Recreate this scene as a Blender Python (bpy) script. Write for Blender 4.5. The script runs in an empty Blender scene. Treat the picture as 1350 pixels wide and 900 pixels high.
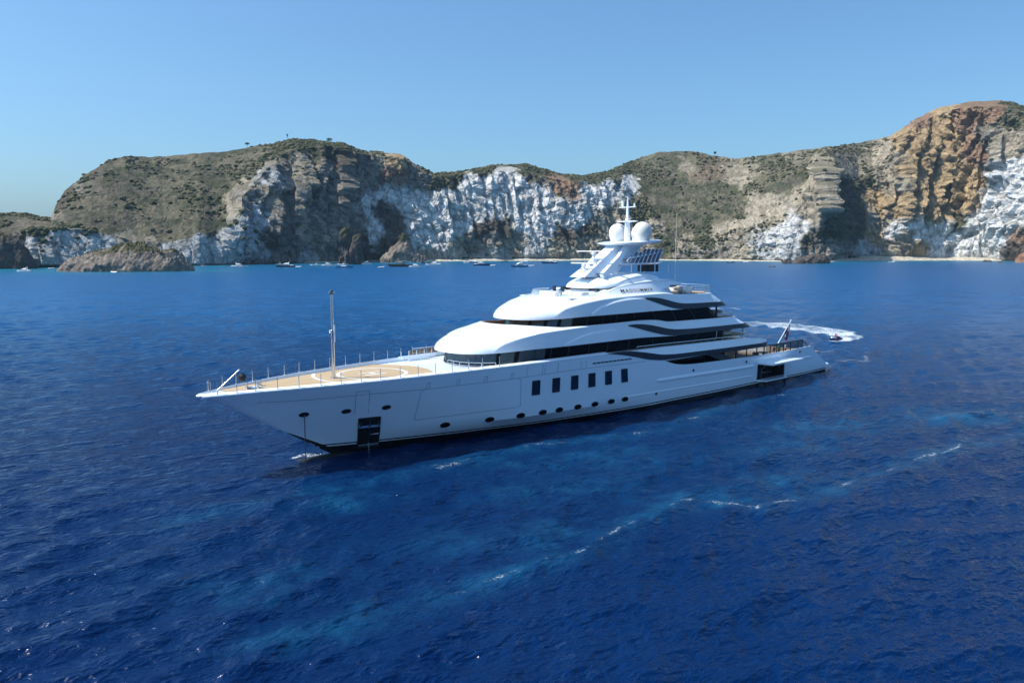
import bpy, math, random
import numpy as np
from mathutils import Vector, Matrix

random.seed(7)
S = bpy.context.scene
COL = S.collection
R = math.radians

# ------------------------------------------------------------------ camera, sky, sun, exposure
CAM_H = 19.26
cam_d = bpy.data.cameras.new("camera")
cam = bpy.data.objects.new("camera", cam_d)
COL.objects.link(cam)
cam.location = (0, 0, CAM_H)
cam.rotation_euler = (R(90 - 6.866), 0, 0)
cam_d.sensor_width = 36
cam_d.lens = 27.5
cam_d.clip_start = 0.5
cam_d.clip_end = 40000
S.camera = cam

SUN_EL, SUN_AZ = 54.0, -98.0          # azimuth from +Y towards +X: the sun stands to the left of the view
w = bpy.data.worlds.new("World")
S.world = w
w.use_nodes = True
nt = w.node_tree
bg = nt.nodes["Background"]
sky = nt.nodes.new("ShaderNodeTexSky")
sky.sky_type = 'NISHITA'
sky.sun_disc = False
sky.sun_elevation = R(SUN_EL)
sky.sun_rotation = R(SUN_AZ)
sky.altitude = 0
sky.air_density = 1.0
sky.dust_density = 2.0
sky.ozone_density = 8.0
tint = nt.nodes.new("ShaderNodeVectorMath"); tint.operation = 'MULTIPLY'
tint.inputs[1].default_value = (0.82, 1.0, 1.0)
nt.links.new(sky.outputs[0], tint.inputs[0])
nt.links.new(tint.outputs[0], bg.inputs[0])
bg.inputs[1].default_value = 0.15
sun_d = bpy.data.lights.new("sun", 'SUN')
sun_d.energy = 5.0
sun_d.angle = R(0.5)
sun_d.color = (1.0, 0.95, 0.88)
sun = bpy.data.objects.new("sun", sun_d)
COL.objects.link(sun)
sdir = Vector((math.sin(R(SUN_AZ)) * math.cos(R(SUN_EL)), math.cos(R(SUN_AZ)) * math.cos(R(SUN_EL)), math.sin(R(SUN_EL))))
sun.rotation_euler = (-sdir).to_track_quat('-Z', 'Y').to_euler()
S.view_settings.view_transform = 'Standard'
S.view_settings.look = 'None'
S.view_settings.gamma = 1
S.view_settings.exposure = 0.27
S.view_settings.use_curve_mapping = False
S.cycles.max_bounces = 6
S.cycles.use_denoising = True

# ------------------------------------------------------------------ helpers
def tag(o, label=None, cat=None, group=None, kind=None):
    if label: o['label'] = label
    if cat: o['category'] = cat
    if group: o['group'] = group
    if kind: o['kind'] = kind
    return o

def empty(name, loc=(0, 0, 0), rz=0):
    o = bpy.data.objects.new(name, None)
    COL.objects.link(o)
    o.location = loc
    o.rotation_euler = (0, 0, rz)
    return o

def mesh_data(name, V, F, smooth=True, ang=38):
    me = bpy.data.meshes.new(name)
    me.from_pydata([tuple(v) for v in V], [], [tuple(f) for f in F])
    me.validate()
    if smooth:
        me.polygons.foreach_set("use_smooth", [True] * len(me.polygons))
        me.set_sharp_from_angle(angle=R(ang))
    me.update()
    return me

def obj(name, me, mat, parent=None):
    o = bpy.data.objects.new(name, me)
    COL.objects.link(o)
    if mat is not None and len(me.materials) == 0:
        for m in (mat if isinstance(mat, (list, tuple)) else [mat]):
            me.materials.append(m)
    if parent is not None: o.parent = parent
    return o

class MB:
    """collects vertices and faces of one mesh"""
    def __init__(s): s.v = []; s.f = []; s.mi = []
    def add(s, V, F, mi=0):
        b = len(s.v)
        s.v += [tuple(map(float, p)) for p in V]
        for f in F:
            s.f.append(tuple(b + i for i in f)); s.mi.append(mi)
        return s
    def box(s, x0, x1, y0, y1, z0, z1, mi=0, bev=0.0):
        if bev > 0:
            return s.slab([(x0 + bev, y0), (x1 - bev, y0), (x1, y0 + bev), (x1, y1 - bev), (x1 - bev, y1), (x0 + bev, y1), (x0, y1 - bev), (x0, y0 + bev)], z0, z1, mi, bev)
        V = [(x, y, z) for z in (z0, z1) for y in (y0, y1) for x in (x0, x1)]
        return s.add(V, [(0, 2, 3, 1), (4, 5, 7, 6), (0, 1, 5, 4), (2, 6, 7, 3), (0, 4, 6, 2), (1, 3, 7, 5)], mi)
    def slab(s, poly, z0, z1, mi=0, bev=0.0):
        """vertical prism over an xy polygon, with an optional chamfered top edge"""
        n = len(poly)
        cx = sum(p[0] for p in poly) / n; cy = sum(p[1] for p in poly) / n
        rings = [[(x, y, z0) for x, y in poly], [(x, y, z1 - bev) for x, y in poly]]
        if bev > 0:
            r = []
            for x, y in poly:
                dx, dy = x - cx, y - cy; L = math.hypot(dx, dy) or 1
                k = max(0, 1 - bev / L)
                r.append((cx + dx * k, cy + dy * k, z1))
            rings.append(r)
        V = [p for r in rings for p in r]
        F = [tuple(range(n))[::-1], tuple((len(rings) - 1) * n + i for i in range(n))]
        for k in range(len(rings) - 1):
            for i in range(n):
                j = (i + 1) % n
                F.append((k * n + i, k * n + j, (k + 1) * n + j, (k + 1) * n + i))
        return s.add(V, F, mi)
    def tube(s, p0, p1, r0, r1=None, n=8, mi=0, cap=True):
        r1 = r0 if r1 is None else r1
        p0 = Vector(p0); p1 = Vector(p1); d = (p1 - p0)
        if d.length < 1e-6: return s
        d.normalize()
        a = d.orthogonal().normalized(); b = d.cross(a)
        V = []
        for p, r in ((p0, r0), (p1, r1)):
            for i in range(n):
                t = 2 * math.pi * i / n
                V.append(p + a * (r * math.cos(t)) + b * (r * math.sin(t)))
        F = [(i, (i + 1) % n, n + (i + 1) % n, n + i) for i in range(n)]
        if cap: F += [tuple(range(n))[::-1], tuple(range(n, 2 * n))]
        return s.add(V, F, mi)
    def path(s, pts, r, n=6, mi=0):
        for a, b in zip(pts[:-1], pts[1:]): s.tube(a, b, r, r, n, mi)
        return s
    def lathe(s, prof, c=(0, 0, 0), n=20, mi=0):
        """prof: (radius, z) from bottom to top about a vertical axis"""
        V = []
        for r, z in prof:
            for i in range(n):
                t = 2 * math.pi * i / n
                V.append((c[0] + r * math.cos(t), c[1] + r * math.sin(t), c[2] + z))
        F = []
        for k in range(len(prof) - 1):
            for i in range(n):
                j = (i + 1) % n
                F.append((k * n + i, k * n + j, (k + 1) * n + j, (k + 1) * n + i))
        F += [tuple(range(n))[::-1], tuple((len(prof) - 1) * n + i for i in range(n))]
        return s.add(V, F, mi)
    def ball(s, c, r, n=12, mi=0, sz=1.0):
        m = n // 2
        return s.lathe([(max(1e-3, r * math.sin(math.pi * k / m)), -r * sz * math.cos(math.pi * k / m)) for k in range(m + 1)], c, n, mi)
    def bar(s, p0, p1, wid, hgt, side=(0, 1, 0), mi=0, k1=1.0):
        """beam of rectangular section between two points, tapered by k1 at the far end"""
        p0 = Vector(p0); p1 = Vector(p1); d = (p1 - p0).normalized()
        sd = Vector(side); sd = (sd - d * sd.dot(d)).normalized(); u = d.cross(sd)
        V = []
        for p, k in ((p0, 1.0), (p1, k1)):
            for a, b in ((-1, -1), (1, -1), (1, 1), (-1, 1)):
                V.append(p + sd * (a * wid * k / 2) + u * (b * hgt * k / 2))
        return s.add(V, [(0, 1, 2, 3)[::-1], (4, 5, 6, 7), (0, 1, 5, 4), (1, 2, 6, 5), (2, 3, 7, 6), (3, 0, 4, 7)], mi)
    def strip(s, A, B, mi=0):
        """quads between two point rows"""
        n = len(A)
        return s.add(list(A) + list(B), [(i, i + 1, n + i + 1, n + i) for i in range(n - 1)], mi)
    def plate(s, A, B, off, mi=0):
        """closed plate between rows A and B, thickened by the vectors off (one per column)"""
        n = len(A)
        A = [Vector(p) for p in A]; B = [Vector(p) for p in B]; off = [Vector(o) for o in off]
        V = A + B + [a + o for a, o in zip(A, off)] + [b + o for b, o in zip(B, off)]
        F = []
        for i in range(n - 1):
            a, b, c, d = i, i + 1, n + i + 1, n + i
            F += [(a, b, c, d), (2 * n + d, 2 * n + c, 2 * n + b, 2 * n + a), (b, a, 2 * n + a, 2 * n + b), (d, c, 2 * n + c, 2 * n + d)]
        F += [(0, n, 3 * n, 2 * n), (n - 1, 3 * n - 1, 4 * n - 1, 2 * n - 1)]
        return s.add(V, F, mi)
    def build(s, name, mat, parent=None, smooth=True, ang=38):
        me = mesh_data(name, s.v, s.f, smooth, ang)
        if len(s.mi) == len(me.polygons) and max(s.mi or [0]) > 0:
            me.polygons.foreach_set("material_index", s.mi)
        return obj(name, me, mat, parent)

def fix_normals(o):
    import bmesh
    b = bmesh.new(); b.from_mesh(o.data)
    bmesh.ops.recalc_face_normals(b, faces=b.faces)
    b.to_mesh(o.data); b.free()
    return o

# ------------------------------------------------------------------ materials
def mat(name, col, rough=0.5, metal=0.0, var=0.0, vscale=3.0, coat=0.0, bump=0.0, bscale=20.0, spec=0.5):
    m = bpy.data.materials.new(name)
    m.use_nodes = True
    t = m.node_tree; b = t.nodes["Principled BSDF"]
    b.inputs["Base Color"].default_value = (*col, 1)
    b.inputs["Roughness"].default_value = rough
    b.inputs["Metallic"].default_value = metal
    b.inputs["Coat Weight"].default_value = coat
    b.inputs["Coat Roughness"].default_value = 0.06
    b.inputs["Specular IOR Level"].default_value = spec
    tc = t.nodes.new("ShaderNodeTexCoord")
    if var > 0:
        n = t.nodes.new("ShaderNodeTexNoise"); n.inputs["Scale"].default_value = vscale; n.inputs["Detail"].default_value = 5
        t.links.new(tc.outputs["Object"], n.inputs["Vector"])
        r = t.nodes.new("ShaderNodeMapRange")
        r.inputs[1].default_value = 0.25; r.inputs[2].default_value = 0.75
        r.inputs[3].default_value = 1 - var; r.inputs[4].default_value = 1 + var
        t.links.new(n.outputs["Fac"], r.inputs[0])
        x = t.nodes.new("ShaderNodeVectorMath"); x.operation = 'SCALE'
        x.inputs[0].default_value = col
        t.links.new(r.outputs[0], x.inputs["Scale"])
        t.links.new(x.outputs[0], b.inputs["Base Color"])
    if bump > 0:
        n2 = t.nodes.new("ShaderNodeTexNoise"); n2.inputs["Scale"].default_value = bscale; n2.inputs["Detail"].default_value = 4
        t.links.new(tc.outputs["Object"], n2.inputs["Vector"])
        bp = t.nodes.new("ShaderNodeBump"); bp.inputs["Strength"].default_value = bump; bp.inputs["Distance"].default_value = 0.05
        t.links.new(n2.outputs["Fac"], bp.inputs["Height"])
        t.links.new(bp.outputs[0], b.inputs["Normal"])
    return m

M = {}
M['white'] = mat("white_gloss_paint", (0.79, 0.87, 0.95), 0.22, coat=0.5, var=0.015, vscale=0.6)
M['offwhite'] = mat("off_white_fibreglass", (0.70, 0.69, 0.66), 0.45, var=0.04)
M['stripe'] = mat("dark_grey_paint", (0.035, 0.046, 0.066), 0.45, var=0.05, spec=0.15)
M['glass'] = mat("dark_tinted_glass", (0.004, 0.005, 0.008), 0.06, spec=0.12, var=0.3, vscale=0.35)
M['cabinglass'] = mat("blue_cabin_glass", (0.008, 0.018, 0.045), 0.08, spec=0.4)  # bluish reflection of the cabin panes put into the base colour
M['frontglass'] = mat("blue_grey_glass", (0.02, 0.035, 0.05), 0.03, spec=0.8)
M['black'] = mat("black_rubber", (0.012, 0.012, 0.014), 0.5, var=0.2)
M['frame'] = mat("black_frame", (0.02, 0.022, 0.026), 0.35)
M['steel'] = mat("stainless_steel", (0.62, 0.63, 0.65), 0.22, metal=1.0, var=0.05)
M['chain'] = mat("galvanised_chain", (0.12, 0.12, 0.13), 0.5, metal=0.6, var=0.3)
M['fin'] = mat("blue_grey_fin_paint", (0.16, 0.20, 0.28), 0.4, var=0.05)
M['beige'] = mat("beige_panel", (0.42, 0.35, 0.28), 0.5, var=0.08)
M['brown'] = mat("brown_varnished_panel", (0.20, 0.13, 0.09), 0.4, var=0.12)
M['seam'] = mat("panel_gap", (0.10, 0.13, 0.18), 0.6)
M['red'] = mat("red_fabric", (0.45, 0.03, 0.03), 0.7, var=0.1)
M['green'] = mat("green_fabric", (0.05, 0.35, 0.06), 0.8, var=0.1)
M['blue'] = mat("navy_fabric", (0.015, 0.02, 0.11), 0.7, var=0.1)
M['skin'] = mat("skin", (0.45, 0.26, 0.18), 0.6, var=0.05)
M['hair'] = mat("dark_hair", (0.02, 0.014, 0.01), 0.7)
M['cushion'] = mat("white_cushion", (0.72, 0.71, 0.68), 0.8, bump=0.1, var=0.04)
M['orange'] = mat("terracotta_cushion", (0.50, 0.22, 0.10), 0.8, var=0.1)
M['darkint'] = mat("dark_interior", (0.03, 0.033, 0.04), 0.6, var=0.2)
M['wood'] = mat("varnished_wood", (0.10, 0.045, 0.02), 0.3, var=0.25)

def teak_mat():
    m = mat("teak_planking", (0.47, 0.33, 0.18), 0.6)
    t = m.node_tree; b = t.nodes["Principled BSDF"]
    tc = t.nodes.new("ShaderNodeTexCoord"); mp = t.nodes.new("ShaderNodeMapping")
    mp.inputs["Scale"].default_value = (0.12, 5.5, 1)
    t.links.new(tc.outputs["Object"], mp.inputs[0])
    n = t.nodes.new("ShaderNodeTexNoise"); n.inputs["Scale"].default_value = 1.0; n.inputs["Detail"].default_value = 3
    t.links.new(mp.outputs[0], n.inputs["Vector"])
    wv = t.nodes.new("ShaderNodeTexWave"); wv.wave_type = 'BANDS'; wv.bands_direction = 'Y'
    wv.inputs["Scale"].default_value = 2.4
    t.links.new(tc.outputs["Object"], wv.inputs["Vector"])
    cr = t.nodes.new("ShaderNodeValToRGB")
    cr.color_ramp.elements[0].position = 0.3; cr.color_ramp.elements[0].color = (0.39, 0.28, 0.155, 1)
    cr.color_ramp.elements[1].position = 0.72; cr.color_ramp.elements[1].color = (0.53, 0.395, 0.235, 1)
    t.links.new(n.outputs["Fac"], cr.inputs[0])
    c2 = t.nodes.new("ShaderNodeValToRGB")
    c2.color_ramp.elements[0].position = 0.0; c2.color_ramp.elements[0].color = (0.55, 0.5, 0.45, 1)
    c2.color_ramp.elements[1].position = 0.06; c2.color_ramp.elements[1].color = (1, 1, 1, 1)
    t.links.new(wv.outputs["Fac"], c2.inputs[0])
    mx = t.nodes.new("ShaderNodeMix"); mx.data_type = 'RGBA'; mx.blend_type = 'MULTIPLY'; mx.inputs[0].default_value = 1
    t.links.new(cr.outputs[0], mx.inputs[6]); t.links.new(c2.outputs[0], mx.inputs[7])
    t.links.new(mx.outputs[2], b.inputs["Base Color"])
    return m
M['teak'] = teak_mat()

def clear_glass(name, col, alpha):
    m = mat(name, col, 0.03, spec=0.5)
    m.node_tree.nodes["Principled BSDF"].inputs["Alpha"].default_value = alpha
    return m
M['smoke'] = clear_glass("smoked_glass", (0.01, 0.012, 0.016), 0.72)
M['clear'] = clear_glass("clear_glass", (0.55, 0.62, 0.66), 0.30)

def hull_mat():
    """white paint above a navy and white boot stripe, black antifouling below; the stripe lifts a little towards the bow"""
    m = mat("hull_paint", (0.79, 0.87, 0.95), 0.2, coat=0.6)
    t = m.node_tree; b = t.nodes["Principled BSDF"]
    tc = t.nodes.new("ShaderNodeTexCoord"); sp = t.nodes.new("ShaderNodeSeparateXYZ")
    t.links.new(tc.outputs["Object"], sp.inputs[0])
    dv = t.nodes.new("ShaderNodeMath"); dv.operation = 'DIVIDE'; dv.inputs[1].default_value = 100
    t.links.new(sp.outputs[0], dv.inputs[0])
    lr = t.nodes.new("ShaderNodeValToRGB"); le = lr.color_ramp.elements      # height of the antifouling's edge along the hull
    le[0].position = 0; le[0].color = (.15, .15, .15, 1); le[1].position = .84; le[1].color = (.50, .50, .50, 1)
    for p_, v_ in ((.10, .18), (.20, .28), (.40, .315), (.60, .29), (.70, .33), (.78, .40)):
        x = le.new(p_); x.color = (v_, v_, v_, 1)
    t.links.new(dv.outputs[0], lr.inputs[0])
    lift = t.nodes.new("ShaderNodeMath"); lift.operation = 'MULTIPLY_ADD'; lift.inputs[1].default_value = 2.0; lift.inputs[2].default_value = -0.67
    t.links.new(lr.outputs[0], lift.inputs[0])
    sub = t.nodes.new("ShaderNodeMath"); sub.operation = 'SUBTRACT'
    t.links.new(sp.outputs[2], sub.inputs[0]); t.links.new(lift.outputs[0], sub.inputs[1])
    div = t.nodes.new("ShaderNodeMath"); div.operation = 'DIVIDE'; div.inputs[1].default_value = 2.0; div.use_clamp = True
    t.links.new(sub.outputs[0], div.inputs[0])
    cr = t.nodes.new("ShaderNodeValToRGB"); cr.color_ramp.interpolation = 'CONSTANT'
    e = cr.color_ramp.elements
    e[0].position = 0; e[0].color = (0.008, 0.008, 0.010, 1)
    e[1].position = 0.335; e[1].color = (0.78, 0.78, 0.78, 1)
    x = e.new(0.40); x.color = (0.012, 0.02, 0.10, 1)
    x = e.new(0.465); x.color = (0.79, 0.87, 0.95, 1)
    t.links.new(div.outputs[0], cr.inputs[0])
    n = t.nodes.new("ShaderNodeTexNoise"); n.inputs["Scale"].default_value = 0.5; n.inputs["Detail"].default_value = 4
    t.links.new(tc.outputs["Object"], n.inputs["Vector"])
    r = t.nodes.new("ShaderNodeMapRange"); r.inputs[3].default_value = 0.96; r.inputs[4].default_value = 1.03
    t.links.new(n.outputs["Fac"], r.inputs[0])
    mx = t.nodes.new("ShaderNodeVectorMath"); mx.operation = 'SCALE'
    t.links.new(cr.outputs[0], mx.inputs[0]); t.links.new(r.outputs[0], mx.inputs["Scale"])
    t.links.new(mx.outputs[0], b.inputs["Base Color"])
    return m
M['hull'] = hull_mat()

# ------------------------------------------------------------------ noise on numpy arrays
def _hash(ix, iy, iz, seed):
    with np.errstate(over='ignore'):
        h = (ix.astype(np.uint32) * np.uint32(374761393) + iy.astype(np.uint32) * np.uint32(668265263)
             + iz.astype(np.uint32) * np.uint32(2147483647) + np.uint32(seed * 1274126177 & 0xffffffff))
        h = (h ^ (h >> np.uint32(13))) * np.uint32(1274126177)
        h = (h ^ (h >> np.uint32(16))) * np.uint32(2246822519)
        h = h ^ (h >> np.uint32(15))
    return h.astype(np.float64) / 4294967295.0
def vnoise(P, seed=0):
    I = np.floor(P).astype(np.int64); f = P - I; f = f * f * f * (f * (f * 6 - 15) + 10)
    out = 0
    for dx in (0, 1):
        wx = f[..., 0] if dx else 1 - f[..., 0]
        for dy in (0, 1):
            wy = f[..., 1] if dy else 1 - f[..., 1]
            for dz in (0, 1):
                wz = f[..., 2] if dz else 1 - f[..., 2]
                out = out + wx * wy * wz * _hash(I[..., 0] + dx, I[..., 1] + dy, I[..., 2] + dz, seed)
    return out * 2 - 1
def fbm(P, octv=4, seed=0, gain=0.5):
    a, s, t = 1.0, 0, 0
    for k in range(octv):
        s = s + a * vnoise(P * (2.03 ** k) + 17.3 * k, seed + k); t += a; a *= gain
    return s / t
def ridged(P, octv=4, seed=0, gain=0.5):
    a, s, t = 1.0, 0, 0
    for k in range(octv):
        s = s + a * (1 - 2 * np.abs(vnoise(P * (2.03 ** k) + 9.1 * k, seed + k))); t += a; a *= gain
    return s / t
def worley(P, seed=0):
    """distance to the nearest and second nearest scattered point"""
    I = np.floor(P).astype(np.int64); f1 = np.full(P.shape[:-1], 9.0); f2 = np.full(P.shape[:-1], 9.0)
    for dx in (-1, 0, 1):
        for dy in (-1, 0, 1):
            for dz in (-1, 0, 1):
                a, b, c = I[..., 0] + dx, I[..., 1] + dy, I[..., 2] + dz
                d = np.sqrt((a + _hash(a, b, c, seed) - P[..., 0]) ** 2 + (b + _hash(a, b, c, seed + 7) - P[..., 1]) ** 2 + (c + _hash(a, b, c, seed + 13) - P[..., 2]) ** 2)
                m = d < f1; f2 = np.where(m, f1, np.minimum(f2, d)); f1 = np.where(m, d, f1)
    return f1, f2
def sstep(a, b, x):
    t = np.clip((x - a) / (b - a), 0, 1); return t * t * (3 - 2 * t)
def fast_mesh(name, V, nr, nc):
    """grid mesh from an (nr*nc, 3) array"""
    me = bpy.data.meshes.new(name)
    i = np.arange(nr * nc).reshape(nr, nc)
    F = np.stack([i[:-1, :-1], i[:-1, 1:], i[1:, 1:], i[1:, :-1]], -1).reshape(-1, 4)
    me.vertices.add(len(V)); me.vertices.foreach_set("co", np.asarray(V, np.float32).ravel())
    me.loops.add(F.size); me.loops.foreach_set("vertex_index", F.astype(np.int32).ravel())
    me.polygons.add(len(F))
    me.polygons.foreach_set("loop_start", np.arange(0, F.size, 4, dtype=np.int32))
    me.polygons.foreach_set("loop_total", np.full(len(F), 4, np.int32))
    me.polygons.foreach_set("use_smooth", np.ones(len(F), bool))
    me.update(calc_edges=True)
    return me
def set_attr(me, name, val, typ='FLOAT'):
    a = me.attributes.new(name, typ, 'POINT')
    a.data.foreach_set("color" if typ == 'FLOAT_COLOR' else "value", np.asarray(val, np.float32).ravel())
def interp(x, tab):
    tab = np.array(tab, float); return np.interp(x, tab[:, 0], tab[:, 1])

def split_loose(o):
    """every separate piece of a mesh becomes an object of its own under the same parent"""
    me = o.data; n = len(me.vertices); par = list(range(n))
    def find(i):
        while par[i] != i: par[i] = par[par[i]]; i = par[i]
        return i
    for e in me.edges:
        a, b_ = find(e.vertices[0]), find(e.vertices[1])
        if a != b_: par[a] = b_
    isl = {}
    for p in me.polygons: isl.setdefault(find(p.vertices[0]), []).append(p)
    if len(isl) < 2: return
    for k, polys in enumerate(isl.values()):
        ids = sorted({v for p in polys for v in p.vertices}); mp = {v: i for i, v in enumerate(ids)}
        m2 = mesh_data(o.name.split('.')[0], [me.vertices[v].co for v in ids], [[mp[v] for v in p.vertices] for p in polys], polys[0].use_smooth, 30)
        for q in me.materials: m2.materials.append(q)
        if k == 0: first = m2
        else:
            c = bpy.data.objects.new(o.name.split('.')[0], m2); COL.objects.link(c); c.parent = o.parent
    o.data = first

# ------------------------------------------------------------------ the sea
def seg_dist(P, line):
    d = np.full(len(P), 1e9); tt = np.zeros(len(P)); acc = 0.0
    for a, b in zip(line[:-1], line[1:]):
        a = np.array(a, float); b = np.array(b, float); ab = b - a; L = np.hypot(*ab)
        t = np.clip(((P - a) @ ab) / (L * L), 0, 1)
        q = np.hypot(*(P - a - t[:, None] * ab).T)
        k = q < d; d[k] = q[k]; tt[k] = acc + t[k] * L
        acc += L
    return d, tt

SHORE = [(-0.80, 712), (-0.655, 725), (-0.591, 739), (-0.46, 797), (-0.40, 820), (-0.364, 848), (-0.315, 905), (-0.286, 935), (-0.218, 985), (-0.19, 1035), (-0.1115, 1070),
         (-0.034, 1105), (0.082, 1136), (0.17, 1169), (0.276, 1105), (0.354, 1047), (0.407, 1047), (0.46, 1117), (0.558, 1149), (0.626, 1117), (0.655, 1075), (0.80, 1047)]

def build_sea():
    nr, nc = 860, 1000
    rr = 14 * (1700 / 14.0) ** np.linspace(0, 1, nr)
    az = np.radians(np.linspace(-58, 58, nc))
    Rg, Ag = np.meshgrid(rr, az, indexing='ij')
    X = (Rg * np.sin(Ag)).ravel(); Y = (Rg * np.cos(Ag)).ravel(); r = Rg.ravel()
    rng = np.random.default_rng(5)
    Zw = np.zeros_like(X); DX = np.zeros_like(X); DY = np.zeros_like(X)
    P3 = np.stack([X, Y, 0 * X], -1)
    gust = 0.75 + 0.5 * fbm(P3 / 45.0, 3, 3)
    warp = 1.5 * vnoise(P3 / 18.0, 71)
    gap = np.maximum(r * 0.0056, r * math.radians(116) / nc)
    for k in range(54):
        lam = 0.6 * (8.0 / 0.6) ** rng.random()
        th = math.radians(-48) + rng.normal() * 0.5
        kk = 2 * math.pi / lam
        amp = 0.0085 * lam ** 0.72 * (1.0 + 0.5 * min(1.0, max(0.0, (lam - 1.8) / 2.0)))
        fade = np.clip((lam / gap - 2.0) / 1.2, 0, 1)
        ph = kk * (X * math.cos(th) + Y * math.sin(th)) + rng.random() * 6.28 + warp * min(1.0, 2.5 / lam) * 1.3
        Zw += amp * fade * np.cos(ph)
        DX -= 0.8 * amp * fade * math.cos(th) * np.sin(ph); DY -= 0.8 * amp * fade * math.sin(th) * np.sin(ph)
    V = np.stack([X + DX * gust, Y + DY * gust, Zw * gust], -1)
    me = fast_mesh("sea", V, nr, nc)
    P2 = np.stack([X, Y], -1)
    n1 = fbm(P3 / 6.0, 4, 11); n2 = fbm(P3 / 1.3, 3, 21)
    foam = np.zeros_like(X); turq = np.zeros_like(X)
    lineA = [(-24, 53), (-21, 55.9), (-19, 57.5), (-15.6, 61.1), (-11, 63.3), (-5.5, 67.9), (2.2, 75), (9.5, 77.6), (16.2, 81.6), (18.7, 84.9), (28.9, 96.9), (35.5, 101.5)]
    lineB = [(-11, 36.5), (-8.6, 37.6), (-7.5, 39.4), (-6.1, 39.8), (-3.6, 41.9), (-1.9, 43.1), (1.5, 46), (5, 48.2), (7, 51.3), (8.9, 53.8), (12.8, 57.6), (13.8, 58.4), (16.7, 57.6), (18, 56.4), (22.3, 58.9), (24.4, 59.7), (27.9, 62.9), (32.6, 66.2), (39.5, 71.5), (44.3, 74.9), (53.6, 80.2)]
    for line, wd, st, sd in ((lineA, 0.45, 0.66, 1), (lineB, 0.36, 0.72, 2)):
        d, t = seg_dist(P2 + 0.5 * np.stack([n1, n2], -1), line)
        br = 0.30 + 0.85 * sstep(-0.5, 0.6, vnoise(np.stack([t / 2.6, 0 * t, 0 * t], -1), 31 + sd) + 0.5 * vnoise(np.stack([t / 0.8, 0 * t, 0 * t + 5], -1), 41 + sd))
        br = br * (0.62 + 0.38 * sstep(6, 14, t))
        foam = np.maximum(foam, st * br * np.exp(-(d / wd) ** 2))
        foam = np.maximum(foam, 0.72 * st * br * np.exp(-(d / (2.8 * wd)) ** 2))
    for cx, cy, rx, ry, a, s in ((2.1, 51.2, 4.5, 1.8, 20, .62), (14.3, 58.2, 4.2, 1.6, 5, 1.0), (-10.5, 37.4, 3.2, 1.4, 25, .5), (-1, 67.5, 3, 1.2, 20, .45), (8.5, 71, 6, 2.4, 25, .6), (37, 83.5, 9, 3.0, 15, .55),
                               (50, 88, 9, 4, 10, .6), (5.2, 61, 8, 4, 15, .35), (-3.7, 49.5, 4, 2.4, 15, .4), (-12.5, 57.5, 4, 2, 25, .45), (15, 70, 7, 3, 20, .4), (28, 76, 7, 3.4, 20, .5), (-14, 43, 4, 2.5, 20, .35), (22, 63, 8, 3, 15, .45), (60, 88, 10, 5, 0, .4)):
        c, s_ = math.cos(R(a)), math.sin(R(a)); dx, dy = X - cx, Y - cy
        q = ((dx * c + dy * s_) / rx) ** 2 + ((-dx * s_ + dy * c) / ry) ** 2
        turq = np.maximum(turq, s * np.exp(-q * 0.8) * (0.75 + 0.7 * n1 + 0.35 * n2))
    dA, tA = seg_dist(P2, lineA); dB, tB = seg_dist(P2, lineB)
    turq = np.maximum(turq, 0.62 * np.exp(-(dB / 1.3) ** 2) * (0.8 + 0.7 * n1))
    turq = np.maximum(turq, 0.40 * np.exp(-(dA / 1.5) ** 2) * (0.8 + 0.7 * n1))
    # between the two lines the stirred water stays a little paler
    band = np.exp(-((dA / 13.0) ** 2)) * np.exp(-((dB / 15.0) ** 2))
    turq = np.maximum(turq, 0.26 * band * (0.7 + 0.7 * n1))
    # the personal watercraft's wake and older traces of it
    ski = [(30, 202), (48, 203), (61, 198.5), (67, 195.5), (71.0, 186.5), (73.4, 177.5), (73.6, 170), (71.8, 164.4), (69.0, 161.6), (67.6, 160.9)]
    d, t = seg_dist(P2 + 1.2 * np.stack([n1, n2], -1), ski)
    tot = t.max(); q = tot - t
    wd = 1.2 + 5.2 * sstep(2, 24, q)
    edge = 0.85 + 0.35 * np.exp(-((d - wd * 0.72) / (0.25 * wd)) ** 2) + 0.35 * n1
    f = np.exp(-(d / wd) ** 4) * edge * (0.98 - 0.38 * sstep(15, 70, q))
    foam = np.maximum(foam, 1.15 * f)
    turq = np.maximum(turq, 0.4 * np.exp(-(d / (wd * 1.3)) ** 4) * (1 - .6 * sstep(20, 80, q)))
    d, t = seg_dist(P2, [(71.5, 166), (69.5, 162.5), (67.0, 160.6)])
    foam = np.maximum(foam, 1.4 * np.exp(-(d / 1.9) ** 2))
    for line, wd, st in (([(46, 145.5), (49.3, 143.5), (51.9, 141.4)], 1.2, 1.0), ([(56, 144.5), (60.1, 145.7), (63.4, 144.7), (64.8, 140.4)], 1.0, 0.72), ([(56, 133.7), (58.5, 132), (61.1, 132.8), (62.6, 137.4)], 1.0, 0.78), ([(57.8, 242.9), (66.5, 249), (72.9, 245.9)], 1.6, .95),
                         ([(-20.0, 69.9), (-18.9, 70.9), (-17.7, 71.3)], 0.7, 0.95)):
        d, t = seg_dist(P2 + 0.35 * np.stack([n2, n1], -1), line)
        foam = np.maximum(foam, st * np.exp(-(d / wd) ** 2))
    # shoals under the cliffs: paler, greener water
    shore = interp(X / np.maximum(Y, 1), SHORE)
    ds = shore - Y
    shal = np.where(Y > 300, np.exp(-np.clip(ds, 0, None) / 115.0) * (0.9 + 0.5 * fbm(P3 / 60.0, 3, 77)), 0)
    isl = np.hypot((X + 314) / 70, (Y - 640) / 50)
    shal = np.maximum(shal, np.where(Y > 300, 0.6 * np.exp(-np.clip(isl - 1, 0, None) * 2.2), 0))
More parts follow.
